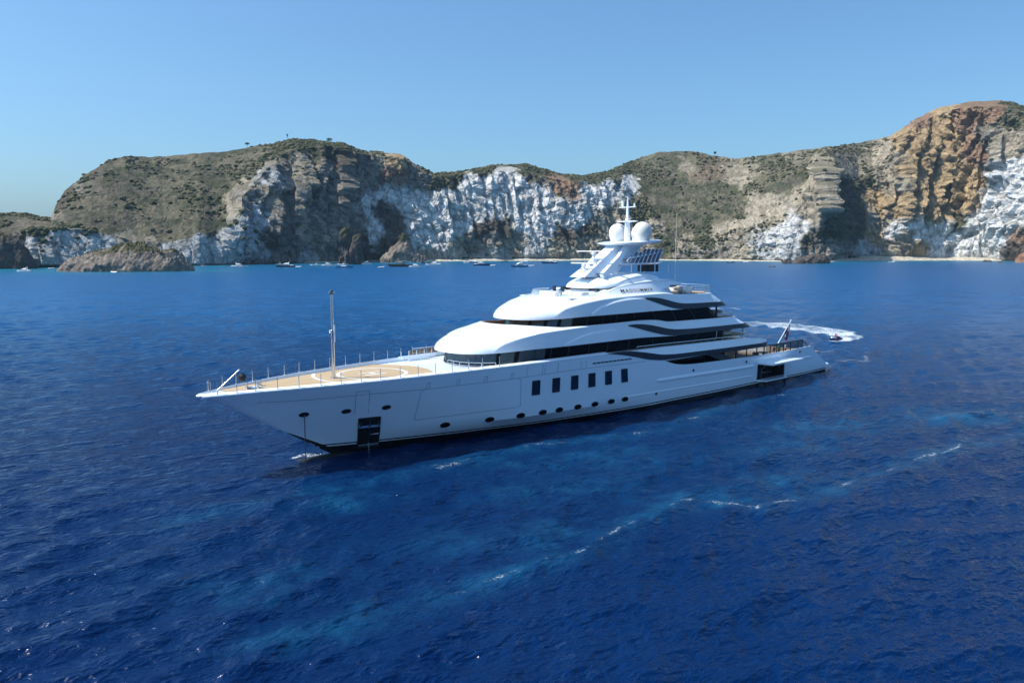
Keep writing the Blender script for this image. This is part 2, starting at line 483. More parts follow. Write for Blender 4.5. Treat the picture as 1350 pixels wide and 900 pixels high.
    brk = np.where(Y > 300, np.exp(-(np.clip(ds, 0, None) / 1.6) ** 2) * sstep(-.1, .4, n1), 0)
    foam = np.maximum(foam, 0.5 * brk)
    set_attr(me, "bay", sstep(45, 260, Y) * (0.85 + 0.3 * n1)); set_attr(me, "chop", 0.09 + 0.19 * sstep(60, 420, r)); set_attr(me, "foam", np.clip(foam, 0, 1.5)); set_attr(me, "turq", np.clip(0.56 * turq * (0.75 + 0.9 * n2), 0, 1)); set_attr(me, "shoal", np.clip(shal, 0, 1))  # bay: sky sheen of far water put into the colour, growing with distance
    m = bpy.data.materials.new("sea_water"); m.use_nodes = True
    t = m.node_tree; N = t.nodes; L = t.links
    b = N["Principled BSDF"]
    def attr(n):
        a = N.new("ShaderNodeAttribute"); a.attribute_name = n; return a.outputs["Fac"]
    tc = N.new("ShaderNodeTexCoord")
    def noise(sc, det=3, rough=0.55, stretch=None):
        n = N.new("ShaderNodeTexNoise"); n.inputs["Scale"].default_value = sc; n.inputs["Detail"].default_value = det; n.inputs["Roughness"].default_value = rough
        if stretch:
            mp = N.new("ShaderNodeMapping"); mp.inputs["Rotation"].default_value = (0, 0, stretch[0]); mp.inputs["Scale"].default_value = stretch[1]
            L.new(tc.outputs["Object"], mp.inputs[0]); L.new(mp.outputs[0], n.inputs["Vector"])
        else: L.new(tc.outputs["Object"], n.inputs["Vector"])
        return n.outputs["Fac"]
    def math_(op, a, b_=None, c=None, clamp=False):
        n = N.new("ShaderNodeMath"); n.operation = op; n.use_clamp = clamp
        for i, v in enumerate((a, b_, c)):
            if v is None: continue
            if isinstance(v, (int, float)): n.inputs[i].default_value = v
            else: L.new(v, n.inputs[i])
        return n.outputs[0]
    def mix(f, a, c):
        n = N.new("ShaderNodeMix"); n.data_type = 'RGBA'
        L.new(f, n.inputs[0])
        for i, v in ((6, a), (7, c)):
            if isinstance(v, tuple): n.inputs[i].default_value = (*v, 1)
            else: L.new(v, n.inputs[i])
        return n.outputs[2]
    big = math_('MULTIPLY_ADD', noise(0.02, 3), 2.2, -0.6, True)
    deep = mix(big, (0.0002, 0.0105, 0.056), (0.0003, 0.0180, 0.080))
    deep = mix(attr("bay"), deep, (0.0016, 0.078, 0.225))  # sky reflection on the far water painted as a brighter blue
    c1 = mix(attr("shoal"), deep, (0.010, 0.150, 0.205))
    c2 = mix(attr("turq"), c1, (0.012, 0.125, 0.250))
    lace = math_('ABSOLUTE', math_('SUBTRACT', noise(2.2, 5, 0.62), 0.5))
    lace = math_('MULTIPLY_ADD', lace, -5.0, 1.0)
    sp = math_('MULTIPLY_ADD', lace, 0.42, math_('MULTIPLY', noise(9.0, 4, 0.75), 0.70))
    fm = math_('MULTIPLY_ADD', attr("foam"), 0.50, math_('SUBTRACT', sp, 1.02))
    fm = math_('MULTIPLY', fm, 5.0, None, True)
    c3 = mix(fm, c2, (0.62, 0.68, 0.72))
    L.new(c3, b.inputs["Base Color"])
    L.new(math_('MULTIPLY_ADD', fm, 0.3, attr("chop")), b.inputs["Roughness"])
    b.inputs["IOR"].default_value = 1.23
    # wind ripples: crests drawn out across the wind, three sizes of them
    def crest(sc, det, ang, st):
        n = N.new("ShaderNodeTexNoise"); n.inputs["Scale"].default_value = sc; n.inputs["Detail"].default_value = det; n.inputs["Roughness"].default_value = 0.5; n.inputs["Distortion"].default_value = 0.25
        mp = N.new("ShaderNodeMapping"); mp.vector_type = 'TEXTURE'; mp.inputs["Rotation"].default_value = (0, 0, R(ang)); mp.inputs["Scale"].default_value = (st, 1, 1)
        L.new(tc.outputs["Object"], mp.inputs[0]); L.new(mp.outputs[0], n.inputs["Vector"])
        return n.outputs["Fac"]
    h = math_('MULTIPLY_ADD', crest(0.62, 2, 42, 2.6), 0.52, math_('MULTIPLY', crest(1.55, 2, 30, 2.4), 0.34))
    h = math_('MULTIPLY_ADD', crest(3.6, 3, 52, 2.0), 0.20, h)
    h = math_('MULTIPLY_ADD', crest(8.5, 2, 15, 1.6), 0.045, h)
    h = math_('MULTIPLY_ADD', fm, 0.04, h)
    bp = N.new("ShaderNodeBump"); bp.inputs["Strength"].default_value = 1.0; bp.inputs["Distance"].default_value = 1.0
    L.new(h, bp.inputs["Height"]); L.new(bp.outputs[0], b.inputs["Normal"])
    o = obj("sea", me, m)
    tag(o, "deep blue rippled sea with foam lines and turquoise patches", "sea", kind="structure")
    # the open water round it, just below
    far = MB()
    n = 64
    far.add([(0, 0, -0.45)] + [(16000 * math.cos(6.2832 * i / n), 16000 * math.sin(6.2832 * i / n), -0.45) for i in range(n)], [(0, 1 + i, 1 + (i + 1) % n) for i in range(n)])
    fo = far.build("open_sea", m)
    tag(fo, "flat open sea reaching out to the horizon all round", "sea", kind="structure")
build_sea()

# ------------------------------------------------------------------ the island: cliffs and scrub-covered hills
PITCH = R(6.866)
def zat(v, Y):
    """height of a survey point sighted v/900 down a 1350 x 900 frame at forward distance Y"""
    b = (450 - v) / 1031.5; cp, sp = math.cos(PITCH), math.sin(PITCH)
    return CAM_H + Y * (b * cp - sp) / (cp + b * sp)

SKYL = [(-150, 290), (-60, 286), (0, 282), (25, 280), (55, 287), (68, 287), (75, 268), (85, 252), (110, 232), (140, 213), (165, 206), (200, 207), (240, 204), (300, 199), (350, 191), (385, 184), (410, 185), (450, 190), (480, 200), (525, 203), (545, 215), (570, 228), (600, 228), (630, 221), (650, 217), (690, 216), (720, 224), (740, 231), (770, 231), (800, 226), (830, 213), (870, 200), (910, 199), (940, 205), (975, 209), (1000, 206), (1050, 199), (1090, 194), (1130, 189), (1170, 180), (1195, 170), (1210, 155), (1240, 142), (1280, 134), (1320, 133), (1350, 140), (1420, 150), (1500, 160)]
SKYD = [(-150, 120), (0, 90), (60, 110), (75, 150), (150, 210), (250, 230), (330, 180), (400, 110), (450, 75), (520, 60), (600, 70), (700, 90), (780, 90), (870, 170), (950, 190), (1050, 170), (1130, 130), (1200, 90), (1300, 90), (1400, 120), (1500, 140)]
# top of the lower cliff: above it the ground lies back
BRK = [(-150, 318), (0, 312), (30, 303), (70, 301), (110, 303), (150, 310), (175, 318), (215, 319), (250, 311), (280, 305), (300, 296), (312, 275), (325, 250), (345, 225), (370, 203), (390, 195), (420, 192), (450, 195), (480, 205), (530, 208), (570, 234), (620, 230), (650, 226), (690, 226), (740, 238), (780, 240), (820, 235), (850, 262), (880, 300), (920, 312), (960, 308), (1000, 295), (1040, 290), (1080, 225), (1110, 230), (1130, 240), (1160, 215), (1190, 180), (1210, 162), (1240, 149), (1280, 141), (1320, 140), (1350, 147), (1500, 170)]
BRKD = [(-150, 30), (0, 22), (200, 14), (300, 25), (350, 60), (400, 85), (450, 62), (520, 45), (600, 50), (700, 62), (780, 62), (830, 75), (880, 28), (960, 30), (1040, 40), (1080, 70), (1130, 105), (1200, 92), (1250, 76), (1300, 58), (1350, 44), (1500, 40)]
BEACH = [(-150, 0), (395, 0), (410, 9), (440, 5), (470, 3), (500, 9), (560, 9), (700, 10), (800, 9), (850, 4), (930, 6), (960, 8), (1010, 5), (1040, 2), (1095, 3), (1110, 12), (1150, 22), (1200, 18), (1300, 13), (1320, 3), (1500, 0)]

ROCKCOL = dict(B=(.26, .185, .13), V=(.085, .085, .038), G=(.150, .135, .068), W=(.77, .76, .73), K=(.29, .255, .215), D=(.105, .085, .068), O=(.43, .31, .175), R=(.30, .19, .125), S=(.60, .54, .43), T=(.41, .35, .265), U=(.52, .52, .51))  # U: white rock greyed, with the left cliffs' shade put into the colour
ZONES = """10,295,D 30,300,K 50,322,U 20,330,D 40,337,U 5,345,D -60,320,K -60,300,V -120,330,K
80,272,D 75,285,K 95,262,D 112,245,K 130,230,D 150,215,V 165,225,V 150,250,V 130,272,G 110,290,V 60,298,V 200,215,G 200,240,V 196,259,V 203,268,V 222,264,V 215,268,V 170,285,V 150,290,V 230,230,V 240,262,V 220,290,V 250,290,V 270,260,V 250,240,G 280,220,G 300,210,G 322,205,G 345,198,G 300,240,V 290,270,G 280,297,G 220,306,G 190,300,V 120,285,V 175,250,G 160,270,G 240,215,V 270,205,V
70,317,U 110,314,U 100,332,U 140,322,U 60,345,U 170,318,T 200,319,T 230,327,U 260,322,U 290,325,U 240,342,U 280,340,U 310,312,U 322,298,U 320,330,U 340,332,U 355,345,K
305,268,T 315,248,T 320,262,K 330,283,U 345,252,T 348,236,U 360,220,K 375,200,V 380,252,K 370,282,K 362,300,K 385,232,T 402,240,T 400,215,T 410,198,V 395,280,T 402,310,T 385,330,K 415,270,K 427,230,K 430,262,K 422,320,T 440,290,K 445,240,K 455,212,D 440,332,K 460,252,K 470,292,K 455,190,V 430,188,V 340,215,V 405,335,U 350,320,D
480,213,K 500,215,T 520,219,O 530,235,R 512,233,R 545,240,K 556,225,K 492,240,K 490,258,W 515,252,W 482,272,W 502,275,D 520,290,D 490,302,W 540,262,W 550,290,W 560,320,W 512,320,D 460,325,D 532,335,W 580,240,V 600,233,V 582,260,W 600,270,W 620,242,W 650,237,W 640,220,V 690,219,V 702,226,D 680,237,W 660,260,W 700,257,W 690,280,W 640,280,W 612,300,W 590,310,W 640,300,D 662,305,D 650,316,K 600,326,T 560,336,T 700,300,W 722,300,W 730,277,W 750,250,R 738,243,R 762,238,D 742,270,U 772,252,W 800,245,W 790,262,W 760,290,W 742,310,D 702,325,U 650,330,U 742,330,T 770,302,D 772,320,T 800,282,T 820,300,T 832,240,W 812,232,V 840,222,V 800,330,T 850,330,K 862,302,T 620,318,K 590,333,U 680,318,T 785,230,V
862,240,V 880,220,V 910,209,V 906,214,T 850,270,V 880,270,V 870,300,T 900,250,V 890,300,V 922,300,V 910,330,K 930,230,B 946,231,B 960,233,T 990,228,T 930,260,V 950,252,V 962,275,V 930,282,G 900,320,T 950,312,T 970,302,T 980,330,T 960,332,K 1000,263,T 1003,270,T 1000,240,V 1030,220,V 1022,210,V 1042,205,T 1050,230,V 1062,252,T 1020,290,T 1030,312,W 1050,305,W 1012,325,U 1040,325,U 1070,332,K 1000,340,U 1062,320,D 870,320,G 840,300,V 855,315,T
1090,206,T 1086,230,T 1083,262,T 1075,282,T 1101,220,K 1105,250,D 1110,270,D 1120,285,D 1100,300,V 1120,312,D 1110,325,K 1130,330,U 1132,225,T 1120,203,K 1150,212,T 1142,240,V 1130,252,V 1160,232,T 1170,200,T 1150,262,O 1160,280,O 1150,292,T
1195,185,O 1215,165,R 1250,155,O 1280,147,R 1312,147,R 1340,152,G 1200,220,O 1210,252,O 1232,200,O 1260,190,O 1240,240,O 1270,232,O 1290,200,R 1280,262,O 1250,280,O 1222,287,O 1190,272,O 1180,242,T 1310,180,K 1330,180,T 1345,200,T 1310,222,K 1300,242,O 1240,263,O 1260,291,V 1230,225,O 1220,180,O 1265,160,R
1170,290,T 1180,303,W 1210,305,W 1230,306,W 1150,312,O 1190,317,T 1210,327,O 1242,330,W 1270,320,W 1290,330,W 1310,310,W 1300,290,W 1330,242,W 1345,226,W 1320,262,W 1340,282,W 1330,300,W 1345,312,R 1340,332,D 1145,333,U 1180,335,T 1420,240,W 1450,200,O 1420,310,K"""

def build_hills():
    us = np.arange(-160, 1511, 1.08); nc = len(us)
    ta = (us - 675) / 1031.5
    prof = [('beach', 7), ('cliff', 86), ('slope', 62), ('back', 14)]
    ush = 675 + 1031.5 * np.array([a for a, _ in SHORE]); 
    Ys = np.interp(us, ush, [d for _, d in SHORE])
    jig = 1 + 0.004 * vnoise(np.stack([us / 32, us * 0, us * 0], -1), 5) + 0.0012 * vnoise(np.stack([us / 9, us * 0, us * 0], -1), 6)
    Ys = Ys * jig
    bw = interp(us, BEACH)
    Yb = Ys + 4 + bw * 1.5
    Yc = Yb + interp(us, BRKD)
    Yk = Yc + interp(us, SKYD)
    vk = interp(us, SKYL) + 0.8 * vnoise(np.stack([us / 9, us * 0, us * 0 + 3], -1), 8)
    vc = np.maximum(interp(us, BRK), vk + 1.5)
    zc = np.array([zat(v, y) for v, y in zip(vc, Yc)]); zk = np.array([zat(v, y) for v, y in zip(vk, Yk)])
    zb = 0.5 + 0.30 * bw
    rows_Y, rows_Z, kind = [], [], []
    for t in np.linspace(0, 1, 7, endpoint=False):
        rows_Y.append(Ys - 6 + (Yb - Ys + 6) * t); rows_Z.append(-2.0 + (zb + 2.0) * t); kind.append(0)
    for t in np.linspace(0, 1, 128, endpoint=False):
        rows_Y.append(Yb + (Yc - Yb) * (0.82 * t + 0.18 * t ** 3)); rows_Z.append(zb + (zc - zb) * (t ** 0.94)); kind.append(1)
    for t in np.linspace(0, 1, 84, endpoint=False):
        rows_Y.append(Yc + (Yk - Yc) * t); rows_Z.append(zc + (zk - zc) * (t + 0.10 * math.sin(math.pi * t))); kind.append(2)
    for t in np.linspace(0, 1, 16):
        rows_Y.append(Yk + 420 * t); rows_Z.append(zk * (1 - t ** 1.5) - 3 * t - 6 * t * (1 - t)); kind.append(3)
    Yg = np.stack(rows_Y); Zg = np.stack(rows_Z); kind = np.array(kind); nr = len(kind)
    fwd = Yg                                     # forward distance; sideways by the ray's tangent
    Xg = ta[None, :] * (Yg * math.cos(PITCH) - (Zg - CAM_H) * math.sin(PITCH))
    P = np.stack([Xg, Yg, Zg], -1)
    du = np.gradient(P, axis=1); dv = np.gradient(P, axis=0)
    n = np.cross(du, dv); n /= np.linalg.norm(n, axis=-1, keepdims=True) + 1e-9
    n[n[..., 1] > 0.3] *= 1
    # relief
    isC = (kind == 1)[:, None]; isS = (kind >= 2)[:, None]
    tz = np.clip(Zg / np.maximum(zc, 1)[None, :], 0, 1)
    wc = np.where(isC, sstep(0, 0.10, tz), 0.0) + np.where(isS, 1, 0)
    st = np.stack([P[..., 0] / 34, P[..., 1] / 60, P[..., 2] / 95], -1)
    lean = P + 14 * np.stack([fbm(P / 55, 3, 31), fbm(P / 55, 3, 32), fbm(P / 55, 3, 33)], -1)
    lean[..., 0] += 0.35 * P[..., 2]
    # strength of the rock relief along the coast
    rl = interp(us, [(-160, .7), (60, .7), (100, .4), (280, .5), (310, 1.1), (480, 1.15), (540, 1.05), (800, 1.0), (870, .7), (1050, .9), (1150, 1.2), (1320, 1.2), (1360, .7), (1510, .7)])[None, :]
    rl = np.where(isC, rl, np.where(isS, 0.30 + 0.35 * np.clip((us - 840) / 100, 0, 1)[None, :] * 0.7, 0))
    g1 = ridged(np.stack([lean[..., 0] / 52, lean[..., 1] / 60, lean[..., 2] / 105], -1), 2, 41)
    g2 = ridged(np.stack([lean[..., 0] / 19, lean[..., 1] / 24, lean[..., 2] / 34], -1), 4, 51, 0.6)
    g3 = fbm(np.stack([P[..., 0] / 7.5, P[..., 1] / 8, P[..., 2] / 10], -1), 4, 61)
    g4 = fbm(P / 3.0, 2, 65)
    disp = rl * (np.where(isC, 9.0, 3.5) * g1 + np.where(isC, 7.0, 3.0) * g2 + np.where(isC, 3.2, 3.5) * g3 + np.where(isC, 1.6, 1.2) * g4)
    w1, w2 = worley(np.stack([lean[..., 0] / 13, lean[..., 1] / 15, lean[..., 2] / 21], -1), 3)
    w3, w4 = worley(np.stack([lean[..., 0] / 5.2, P[..., 1] / 6, lean[..., 2] / 8.5], -1), 5)
    disp = disp + np.where(isC, 1.0, .30) * rl * (6.5 * (np.clip(w2 - w1, 0, .6) - .25) + 3.2 * (.45 - w3))
    # the pinnacle and a few named buttresses stand out towards the sea
    for uc, wl, wr, v0, v1, a in ((1088, 10, 6, 200, 305, 30), (1215, 26, 26, 165, 300, 10), (1195, 9, 9, 180, 290, 9), (1258, 13, 8, 150, 280, 9), (398, 14, 7, 205, 330, 20), (428, 9, 6, 190, 300, 12), (365, 12, 6, 215, 320, 12), (455, 8, 10, 200, 320, 10), (318, 14, 8, 235, 330, 10), (524, 22, 14, 202, 240, 10), (512, 26, 22, 300, 345, 22), (752, 14, 14, 240, 265, 8), (1325, 10, 10, 170, 235, 14)):
        vv = 450 - 1031.5 * np.tan(np.arctan2(Zg - CAM_H, Yg) + PITCH)
        du_ = us[None, :] - uc + 0.12 * (vv - v0) + 9 * fbm(P / 24, 3, 141)
        f = np.where(du_ < 0, np.exp(-(du_ / wl) ** 2), np.exp(-(du_ / wr) ** 2)) * sstep(v0 - 10, v0 + 22, vv) * (1 - sstep(v1 - 20, v1 + 15, vv))
        disp = disp + a * f * np.where(isC | isS, 1, 0)
    vv0 = 450 - 1031.5 * np.tan(np.arctan2(Zg - CAM_H, Yg) + PITCH)
    # leaning flutes of the ochre cliff, ribs of the white one
    for ua, ub, va, vb, wl_, ln, am in ((1150, 1322, 150, 290, 23.0, .32, 13.0), (570, 830, 232, 318, 15.0, -.12, 6.0), (1290, 1400, 225, 320, 12.0, .5, 5.0), (330, 470, 200, 330, 26.0, .25, 8.0)):
        s_ = (us[None, :] + ln * (vv0 - 200)) / wl_ + 0.55 * fbm(P / 38, 3, 131) + 0.25 * fbm(P / 12, 3, 132)
        ph = s_ - np.floor(s_)
        saw = np.where(ph < .72, ph / .72, (1 - ph) / .28)
        msk = sstep(ua - 14, ua + 14, us)[None, :] * (1 - sstep(ub - 14, ub + 14, us))[None, :] * sstep(va - 14, va + 12, vv0) * (1 - sstep(vb - 14, vb + 14, vv0))
        disp = disp + am * (saw - .5) * msk * np.where(isC | isS, 1, 0) * (0.5 + 0.9 * np.clip(.5 + fbm(P / 30, 2, 133), 0, 1))
    nh = n.copy(); nh[..., 2] *= 0.25
    top = np.where(kind == 3, 0.35, 1.0)[:, None]
    edge = np.ones_like(Zg)
    edge = np.where(isS & (kind == 2)[:, None], 1 - 0.55 * sstep(0.6, 1.0, (Yg - Yc) / np.maximum(Yk - Yc, 1)), edge)
    dd = disp * wc * top * edge
    P2 = P + nh * dd[..., None] * np.array([1, 1, 0.4])
    P2[..., 2] += np.where(isS, 1.0 * g3 + 0.6 * g4, 0) * top
    P2[..., 2] += np.where((kind == 0)[:, None], 0.12 * g4, 0)
    me = fast_mesh("hills", P2.reshape(-1, 3), nr, nc)
    me.polygons.foreach_set("use_smooth", np.zeros(len(me.polygons), bool))       # broken rock: every facet keeps its edge
    # ---- rock and plant colours by place
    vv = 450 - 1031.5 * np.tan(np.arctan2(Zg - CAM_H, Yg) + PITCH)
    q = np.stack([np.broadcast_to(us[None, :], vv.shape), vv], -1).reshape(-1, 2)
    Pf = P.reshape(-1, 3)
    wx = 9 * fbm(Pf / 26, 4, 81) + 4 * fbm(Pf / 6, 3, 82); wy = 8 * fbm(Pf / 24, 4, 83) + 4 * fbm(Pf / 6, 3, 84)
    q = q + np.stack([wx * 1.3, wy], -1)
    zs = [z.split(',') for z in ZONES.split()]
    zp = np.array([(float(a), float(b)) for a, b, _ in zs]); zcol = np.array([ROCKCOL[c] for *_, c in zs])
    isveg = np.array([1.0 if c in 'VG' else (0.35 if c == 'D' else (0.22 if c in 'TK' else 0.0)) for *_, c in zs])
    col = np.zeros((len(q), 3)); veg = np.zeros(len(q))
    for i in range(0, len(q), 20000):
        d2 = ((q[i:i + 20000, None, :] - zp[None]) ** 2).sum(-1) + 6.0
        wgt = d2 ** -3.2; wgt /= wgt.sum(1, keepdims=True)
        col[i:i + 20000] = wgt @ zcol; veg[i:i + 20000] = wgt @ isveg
    # scrub takes the ledges, bare rock the steep faces
    d1 = np.gradient(P2, axis=1); d2_ = np.gradient(P2, axis=0)
    nn = np.cross(d1, d2_); nn /= np.linalg.norm(nn, axis=-1, keepdims=True) + 1e-9
    up = np.abs(nn[..., 2]).reshape(-1)
    pn = fbm(Pf / 9, 4, 91); pn2 = fbm(Pf / 3.2, 3, 92)
    white = np.clip((col.mean(1) - 0.38) / 0.15, 0, 1)
    vm = sstep(0.32, 0.75, veg + 0.55 * (up - 0.55) + 0.45 * pn + 0.12 * pn2)
    led = sstep(0.62, 0.85, up + 0.25 * pn) * 0.75
    och = np.clip((col[:, 0] - col[:, 2] - .11) / .10, 0, 1)
    vm = vm * (1 - .6 * och); led = led * (1 - .75 * och)
    vm = np.maximum(vm, led * (1 - 0.5 * white) * np.repeat((kind > 0), nc))
    m1 = sstep(-.12, .16, fbm(Pf / 16, 4, 95) + .35 * pn2)[:, None]; m2 = sstep(-.05, .25, fbm(Pf / 9, 4, 96))[:, None]; m3 = sstep(.02, .30, fbm(Pf / 30, 3, 94) + .3 * pn2)[:, None]
    vcol = np.array([.125, .112, .082])[None] * (1 - m1) + np.array([.092, .092, .055])[None] * m1
    vcol = vcol * (1 - .75 * m2) + np.array([.052, .064, .033])[None] * .75 * m2
    vcol = vcol * (1 - .6 * m3) + np.array([.20, .175, .115])[None] * .6 * m3
    vcol = vcol * np.clip(1 + .55 * pn2[:, None], .5, 1.5)
    grain = (1 + 0.38 * pn2 + 0.25 * fbm(np.stack([Pf[:, 0] / 4, Pf[:, 1] / 4, Pf[:, 2] / 14], -1), 3, 97))[:, None]
    base = col * np.clip(grain, .45, 1.6)
    # rust and dark stains inside the pale rock
    stn = sstep(0.12, 0.42, fbm(np.stack([Pf[:, 0] / 11, Pf[:, 1] / 14, Pf[:, 2] / 7], -1), 4, 99))[:, None] * 0.32 * white[:, None]
    base = base * (1 - stn) + np.array([.20, .165, .125])[None] * stn
    crack = (1 - sstep(.02, .16, (w2 - w1).reshape(-1))) * np.repeat(kind == 1, nc)      # darker along the joints of the rock
    base = base * (1 - .42 * crack[:, None])
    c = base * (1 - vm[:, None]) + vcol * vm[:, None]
    be = ((kind == 0)[:, None] & (bw > 3)[None, :]).reshape(-1)
    wet = np.repeat(kind == 0, nc) & ~be
    c[be] = np.array([.60, .54, .43]) * np.clip(grain[be], .8, 1.15)
    c[wet] = np.array([.09, .08, .075])
    low = (Zg.reshape(-1) < 2.2) & ~be
    c[low] = c[low] * 0.45
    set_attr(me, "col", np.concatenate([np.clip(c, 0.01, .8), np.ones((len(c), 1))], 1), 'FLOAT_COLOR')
    set_attr(me, "veg", vm)
    m = bpy.data.materials.new("cliff_rock_and_scrub"); m.use_nodes = True
    t = m.node_tree; N = t.nodes; L = t.links; b = N["Principled BSDF"]
    b.inputs["Roughness"].default_value = 0.95; b.inputs["Specular IOR Level"].default_value = 0.1
    a = N.new("ShaderNodeAttribute"); a.attribute_name = "col"
    tc = N.new("ShaderNodeTexCoord")
    n1 = N.new("ShaderNodeTexNoise"); n1.inputs["Scale"].default_value = 0.40; n1.inputs["Detail"].default_value = 8; n1.inputs["Roughness"].default_value = 0.78
    L.new(tc.outputs["Object"], n1.inputs["Vector"])
    mr = N.new("ShaderNodeMapRange")
    for i, v in enumerate((0.28, 0.72, 0.42, 1.62)): mr.inputs[i + 1].default_value = v
    L.new(n1.outputs["Fac"], mr.inputs[0])
    sc = N.new("ShaderNodeVectorMath"); sc.operation = 'SCALE'
    L.new(a.outputs["Color"], sc.inputs[0]); L.new(mr.outputs[0], sc.inputs["Scale"])
    L.new(sc.outputs[0], b.inputs["Base Color"])
    bp = N.new("ShaderNodeBump"); bp.inputs["Strength"].default_value = 1.0; bp.inputs["Distance"].default_value = 3.2
    L.new(n1.outputs["Fac"], bp.inputs["Height"]); L.new(bp.outputs[0], b.inputs["Normal"])
    o = obj("hills", me, m)
    tag(o, "rugged island coast of white, grey and ochre cliffs under scrub hills", "cliffs", kind="structure")
    return P2, vm.reshape(nr, nc), kind, us, nn

P2, VEG, KIND, US, NRM = build_hills()

# scrub: uncountable bushes on the ledges and slopes, as one mass
def ico():
    import bmesh
    b = bmesh.new(); bmesh.ops.create_icosphere(b, subdivisions=1, radius=1)
    V = np.array([v.co[:] for v in b.verts]); F = np.array([[v.index for v in f.verts] for f in b.faces]); b.free()
    return V, F
ICO_V, ICO_F = ico()
def leaf_mat(name, c0, c1):
    m = mat(name, c0, 0.9, spec=0.1)
    t = m.node_tree; b = t.nodes["Principled BSDF"]
    a = t.nodes.new("ShaderNodeAttribute"); a.attribute_name = "tone"
    x = t.nodes.new("ShaderNodeMix"); x.data_type = 'RGBA'
    x.inputs[6].default_value = (*c0, 1); x.inputs[7].default_value = (*c1, 1)
    t.links.new(a.outputs["Fac"], x.inputs[0]); t.links.new(x.outputs[2], b.inputs["Base Color"])
    return m
M['scrub'] = leaf_mat("scrub_leaves", (.034, .044, .020), (.120, .108, .062))
def blobs(name, C, rad, sq, seed, tone):
    rng = np.random.default_rng(seed)
    n = len(C)
    jit = 1 + 0.55 * (rng.random((n, len(ICO_V), 1)) - 0.5)
    sc = np.stack([rad, rad, rad * sq], -1)[:, None, :]
    V = C[:, None, :] + ICO_V[None] * jit * sc
    F = (ICO_F[None] + (np.arange(n) * len(ICO_V))[:, None, None]).reshape(-1, 3)
    me = bpy.data.meshes.new(name)
    V = V.reshape(-1, 3)
    me.vertices.add(len(V)); me.vertices.foreach_set("co", V.astype(np.float32).ravel())
    me.loops.add(F.size); me.loops.foreach_set("vertex_index", F.astype(np.int32).ravel())
    me.polygons.add(len(F)); me.polygons.foreach_set("loop_start", np.arange(0, F.size, 3, dtype=np.int32)); me.polygons.foreach_set("loop_total", np.full(len(F), 3, np.int32))
    me.update(calc_edges=True)
    set_attr(me, "tone", np.repeat(tone, len(ICO_V)))
    return me
def build_scrub():
    rng = np.random.default_rng(12)
    ok = (VEG > 0.40) & ((KIND == 1) | (KIND == 2))[:, None]
    ii = np.argwhere(ok)
    # even cover by area: steeper columns of the grid are not favoured
    pick = ii[rng.integers(0, len(ii), 26000)]
    C = P2[pick[:, 0], pick[:, 1]] + rng.normal(size=(len(pick), 3)) * np.array([.6, .6, .1])
    dens = vnoise(C / 40, 14) + 0.6 * vnoise(C / 14, 15)
    dens = dens + 0.5 * vnoise(C / 8, 16)
    keep = dens > 0.05 + 0.5 * rng.random(len(C)) - 0.15
    C = C[keep]
    rad = 0.8 + 2.6 * rng.random(len(C)) ** 2.4
    me = blobs("scrub", C, rad, 0.75, 3, np.clip(rng.random(len(C)) ** 1.4, 0, 1))
    o = obj("scrub", me, M['scrub'])
    tag(o, "low green and straw coloured scrub scattered over the island slopes", "scrub", kind="stuff")
build_scrub()

def build_haze():
    b = MB(); b.box(-16500, 16500, -16500, 16500, -16.0, 300)
    o = b.build("haze", None, smooth=False)
    m = bpy.data.materials.new("sea_haze"); m.use_nodes = True; t = m.node_tree; t.nodes.clear()
    out = t.nodes.new("ShaderNodeOutputMaterial"); v = t.nodes.new("ShaderNodeVolumePrincipled")
    v.inputs["Color"].default_value = (0.45, 0.72, 1.0, 1); v.inputs["Density"].default_value = HAZE; v.inputs["Anisotropy"].default_value = 0.1
    t.links.new(v.outputs[0], out.inputs["Volume"]); o.data.materials.append(m)
    tag(o, "thin blue summer haze over the sea and the island", "haze", kind="stuff")
HAZE = 0.00004
build_haze()

# ------------------------------------------------------------------ the yacht (local axes: x towards the bow, y to port, z up from the waterline)
YACHT = empty("motor_yacht", (45.302, 126.0, 0), 3.865)
tag(YACHT, "large white motor yacht with stacked curved decks and teak helipad on its long bow", "yacht")

STEM = [(-2, 80.6), (0, 82.6), (1.43, 84.9), (2.77, 87.1), (4.35, 89.8), (5.91, 92.4), (7.15, 95.0), (9, 97)]
HB = [(0, 6.4), (8, 6.8), (20, 7.1), (52, 7.1), (60, 6.95), (65, 6.65), (70, 6.15), (73, 5.8), (76.6, 5.35), (80.3, 4.8), (84, 4.1), (87.5, 3.15), (91, 2.1), (92.5, 1.6), (94, 0.95), (94.7, 0.5), (95, 0.02)]
WL = [(0, 5.9), (10, 6.4), (30, 6.85), (44, 6.6), (50, 5.9), (58, 4.6), (66, 3.0), (73, 1.7), (78, 0.85), (82.6, 0.02)]
MID = [(0, 6.2), (10, 6.6), (30, 7.0), (49, 6.93), (61.3, 5.95), (64, 5.6), (67.8, 4.7), (72.7, 3.5), (77, 2.4), (81, 1.3), (85.5, 0.02)]     # at z = 1.8
SHEER = [(0, 7.5), (53, 7.58), (60, 7.57), (70, 7.5), (76, 7.45), (84, 7.40), (91, 7.30), (95, 7.15)]
WAVE_BOT = [(16, 5.70), (22.8, 5.66), (29.2, 5.66), (34, 5.74), (40, 5.84), (42.9, 5.88), (45.4, 6.2), (47.4, 6.66), (49.4, 7.05), (51, 7.33), (52.5, 7.5), (60, 7.6)]
WAVE_TOP = [(16, 6.10), (29.2, 6.22), (38, 6.36), (40.4, 6.41), (42.8, 6.56), (45.4, 7.02), (47.8, 7.40), (49, 7.51), (50.1, 7.54), (52.5, 7.52), (60, 7.62)]
